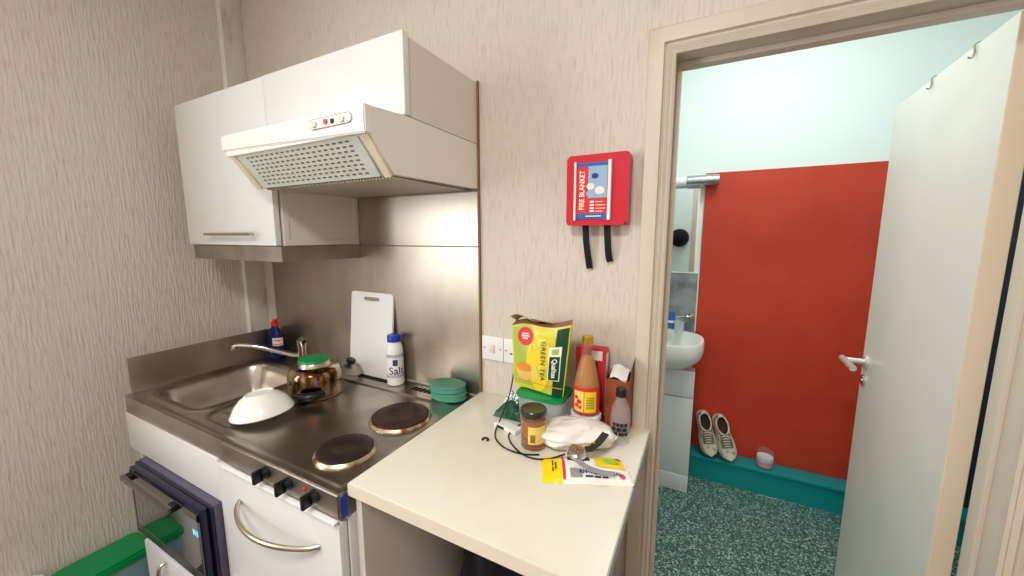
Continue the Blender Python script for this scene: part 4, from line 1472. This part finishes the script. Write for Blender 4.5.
lt = thing('mirror_light', 'silver tube light above the bathroom mirror', 'light', (1.65, WBY - 0.06, 1.80))
rx = Matrix(((0, 0, 1), (1, 0, 0), (0, 1, 0)))
bm = lathe(nb(), [(0.028, 0), (0.031, 0.003), (0.031, 0.165), (0.0305, 0.168)], 28, (1.755, WBY - 0.060, 1.802), rot=rx)
obj('end_cover', bm, 'aluminium', lt, label='aluminium end cover')
bm = lathe(nb(), [(0.027, 0), (0.027, 0.36)], 28, (1.395, WBY - 0.060, 1.802), rot=rx)
obj('diffuser', bm, 'diffuser', lt, label='white diffuser')
obj('mount', box(nb(), 1.42, 1.90, WBY - 0.036, WBY - 0.013, 1.785, 1.820, 0.003), 'aluminium', lt)

tt = thing('toothpaste_tube', 'blue and white toothpaste tube on the basin ledge', 'toothpaste', (1.716, 1.345, 0.897))
bm = nb()
grid(bm, 16, 8, lambda u, v: (1.716 + 0.022 * math.cos(2 * PI * u), 1.345 + (0.016 * (1 - v) + 0.002) * math.sin(2 * PI * u), 0.92 + 0.10 * v))
obj('tube', bm, 'label_blue', tt, smooth=60)
bm = lathe(nb(), [(0.013, 0.897), (0.013, 0.918), (0.010, 0.921)], 16, (1.716, 1.345, 0))
obj('cap', bm, 'white_plastic', tt)
obj('stripe', lathe(nb(), [(0.0225, 0.955), (0.0225, 0.970)], 20, (1.716, 1.345, 0), sx=1.0, sy=0.62, cap0=False, cap1=False), 'label_white', tt)
bm = lathe(nb(), [(0.024, 0.897), (0.027, 0.900), (0.030, 0.975), (0.028, 0.975), (0.025, 0.902), (0.003, 0.901)], 24, (1.765, 1.335, 0))
tag(obj('tumbler', bm, 'film'), 'clear tumbler holding a toothbrush on the basin ledge', 'cup')
tbh = thing('toothbrush', 'green and orange toothbrush standing in clear tumbler', 'toothbrush', (1.755, 1.335, 0.903))
bm = tube(nb(), [(1.748, 1.335, 0.905), (1.778, 1.330, 0.965), (1.800, 1.327, 1.005)], 0.0035, 8)
obj('handle', bm, 'green_lid', tbh)
obj('grip', tube(nb(), [(1.752, 1.335, 0.911), (1.766, 1.332, 0.940)], 0.005, 8), 'label_orange', tbh)

# trainers leaning on the red wall
def shoe(label, base, rz, lean, src=None):
    t = thing('trainer', label, 'shoe', base, (0, 0, 0), 'trainers on the teal ledge')
    # local shoe: toe at origin pointing -y, heel at +y, up +z ; L = 0.27
    Yv = Vector(rz).normalized()
    Zv = Vector((0.10, -0.9, 0.35))
    Zv = (Zv - Yv * Zv.dot(Yv)).normalized()
    Xv = Yv.cross(Zv)
    t.rotation_euler = Matrix((Xv, Yv, Zv)).transposed().to_euler()
    if src:
        for ch in src.children:
            c = ch.copy()
            C.objects.link(c)
            c.parent = t
        return t
    L = 0.265

    def hwid(s):          # half width along the length (0 toe .. 1 heel)
        w = 0.045 - 0.009 * sstep(0.35, 0.6, s) - 0.002 * sstep(0.7, 0.9, s)
        if s < 0.22:
            w *= 0.12 + 0.88 * math.sqrt(max(0, 1 - ((0.22 - s) / 0.22) ** 2))
        if s > 0.86:
            w *= 0.25 + 0.75 * math.sqrt(max(0, 1 - ((s - 0.86) / 0.14) ** 2))
        return w

    def hgt(s):
        return 0.034 + 0.040 * sstep(0.15, 0.62, s) + 0.012 * sstep(0.8, 1.0, s)

    bm = nb()
    n_, m_ = 26, 16
    rings = []
    for i in range(n_ + 1):
        s = i / n_
        y = L * s
        ring = []
        for k in range(m_ + 1):
            a = PI * k / m_
            hw, hh = hwid(s), hgt(s)
            z = 0.016 + hh * math.sin(a) ** 0.7
            x = hw * math.copysign(abs(math.cos(a)) ** 0.65, math.cos(a))
            ring.append(bm.verts.new((x, y, z)))
        rings.append(ring)
    for i in range(n_):
        for k in range(m_):
            s = (i + 0.5) / n_
            a = (k + 0.5) / m_
            if 0.56 < s < 0.95 and 0.22 < a < 0.78:
                continue
            f = bm.faces.new((rings[i][k], rings[i + 1][k], rings[i + 1][k + 1], rings[i][k + 1]))
            if 0.26 < s < 0.56 and 0.3 < a < 0.7:
                f.material_index = 1
    bm.faces.new(rings[0])
    bm.faces.new(list(reversed(rings[-1])))
    obj('upper', bm, ['shoe', 'shoe_grey'], t, local=True, smooth=60)
    bm = nb()
    rr = []
    for z, g in ((0.0, -0.002), (0.004, 0.002), (0.020, 0.003), (0.024, 0.0)):
        ring = []
        for i in range(n_ + 1):
            s = i / n_
            ring.append(bm.verts.new((hwid(s) + g, L * s, z)))
        for i in range(n_, -1, -1):
            s = i / n_
            ring.append(bm.verts.new((-hwid(s) - g, L * s, z)))
        rr.append(ring)
    for a, b in zip(rr, rr[1:]):
        q = len(a)
        for k in range(q):
            bm.faces.new((a[k], a[(k + 1) % q], b[(k + 1) % q], b[k]))
    bm.faces.new(list(reversed(rr[0])))
    bm.faces.new(rr[-1])
    obj('sole', bm, 'shoe_sole', t, local=True, smooth=40)
    bm = nb()
    grid(bm, 10, 6, lambda u, v: ((hwid(0.5 + 0.46 * u) - 0.004) * (2 * v - 1), L * (0.5 + 0.46 * u), 0.034))
    obj('insole', bm, 'shoe_inside', t, local=True, smooth=60)
    bm = nb()
    loop = []
    for k in range(28):
        a = 2 * PI * k / 28
        s = 0.755 + 0.20 * math.cos(a)
        xx = 0.031 * math.sin(a)
        loop.append((xx, L * s, 0.018 + hgt(s) * (0.96 if abs(math.sin(a)) < 0.6 else 0.86)))
    tube(bm, loop + loop[:1], 0.005, 8)
    obj('collar', bm, 'shoe', t, local=True, smooth=60)
    bm = nb()
    for k in range(5):
        s = 0.30 + 0.055 * k
        z = 0.017 + hgt(s) + 0.002
        tube(bm, smooth_path([(-0.020, L * s, z - 0.007), (0, L * (s + 0.012), z), (0.020, L * s, z - 0.007)], 4), 0.0022, 6)
    tube(bm, smooth_path([(0, L * 0.54, 0.088), (0.022, L * 0.50, 0.080), (0.030, L * 0.44, 0.062)], 4), 0.002, 6)
    obj('laces', bm, 'shoe_sole', t, local=True, smooth=60)
    return t


s1 = shoe('worn white trainer leaning on the red wall, right of the pair', (2.086, 1.322, 0.160), (-0.080, 0.088, 0.235), 0)
s2 = shoe('worn white trainer leaning on the red wall, left of the pair by the vanity unit', (1.984, 1.322, 0.160), (-0.066, 0.088, 0.240), 0, s1)

cj = thing('candle_jar', 'clear glass jar with pink and white wax on the teal ledge', 'jar', (2.262, 1.360, 0.1505))
bm = lathe(nb(), [(0.038, 0.0), (0.044, 0.004), (0.046, 0.03), (0.044, 0.085), (0.040, 0.10), (0.038, 0.10), (0.042, 0.083), (0.043, 0.03), (0.040, 0.006), (0.003, 0.004)], 32)
obj('glass', bm, 'glassy', cj, local=True)
bm = lathe(nb(), [(0.037, 0.006), (0.0415, 0.012), (0.0415, 0.038), (0.003, 0.040)], 32)
obj('pink_wax', bm, 'pink_wax', cj, local=True, label='pink lower layer')
bm = lathe(nb(), [(0.0415, 0.041), (0.041, 0.064), (0.003, 0.066)], 32)
obj('white_wax', bm, 'white_wax', cj, local=True, label='white upper layer')

# black hat on a peg, seen only in the mirror
pg = tube(nb(), [(1.655, PT + 0.001, 1.525), (1.655, PT + 0.05, 1.535)], 0.007, 10)
tag(obj('coat_peg', pg, 'chrome'), 'chrome peg on bathroom wall, seen in the mirror', 'peg')
bm = nb()
lathe(bm, [(0.0, 0.0), (0.045, 0.006), (0.072, 0.03), (0.082, 0.07), (0.084, 0.10), (0.080, 0.10), (0.070, 0.06), (0.0, 0.04)], 28, (1.655, PT + 0.112, 1.47), rot=Matrix(((1, 0, 0), (0, 0, -1), (0, 1, 0))), cap0=False, cap1=False)
tag(obj('black_hat', bm, 'cloth_black', smooth=60), 'round black hat hanging on bathroom peg, seen in the mirror', 'hat')
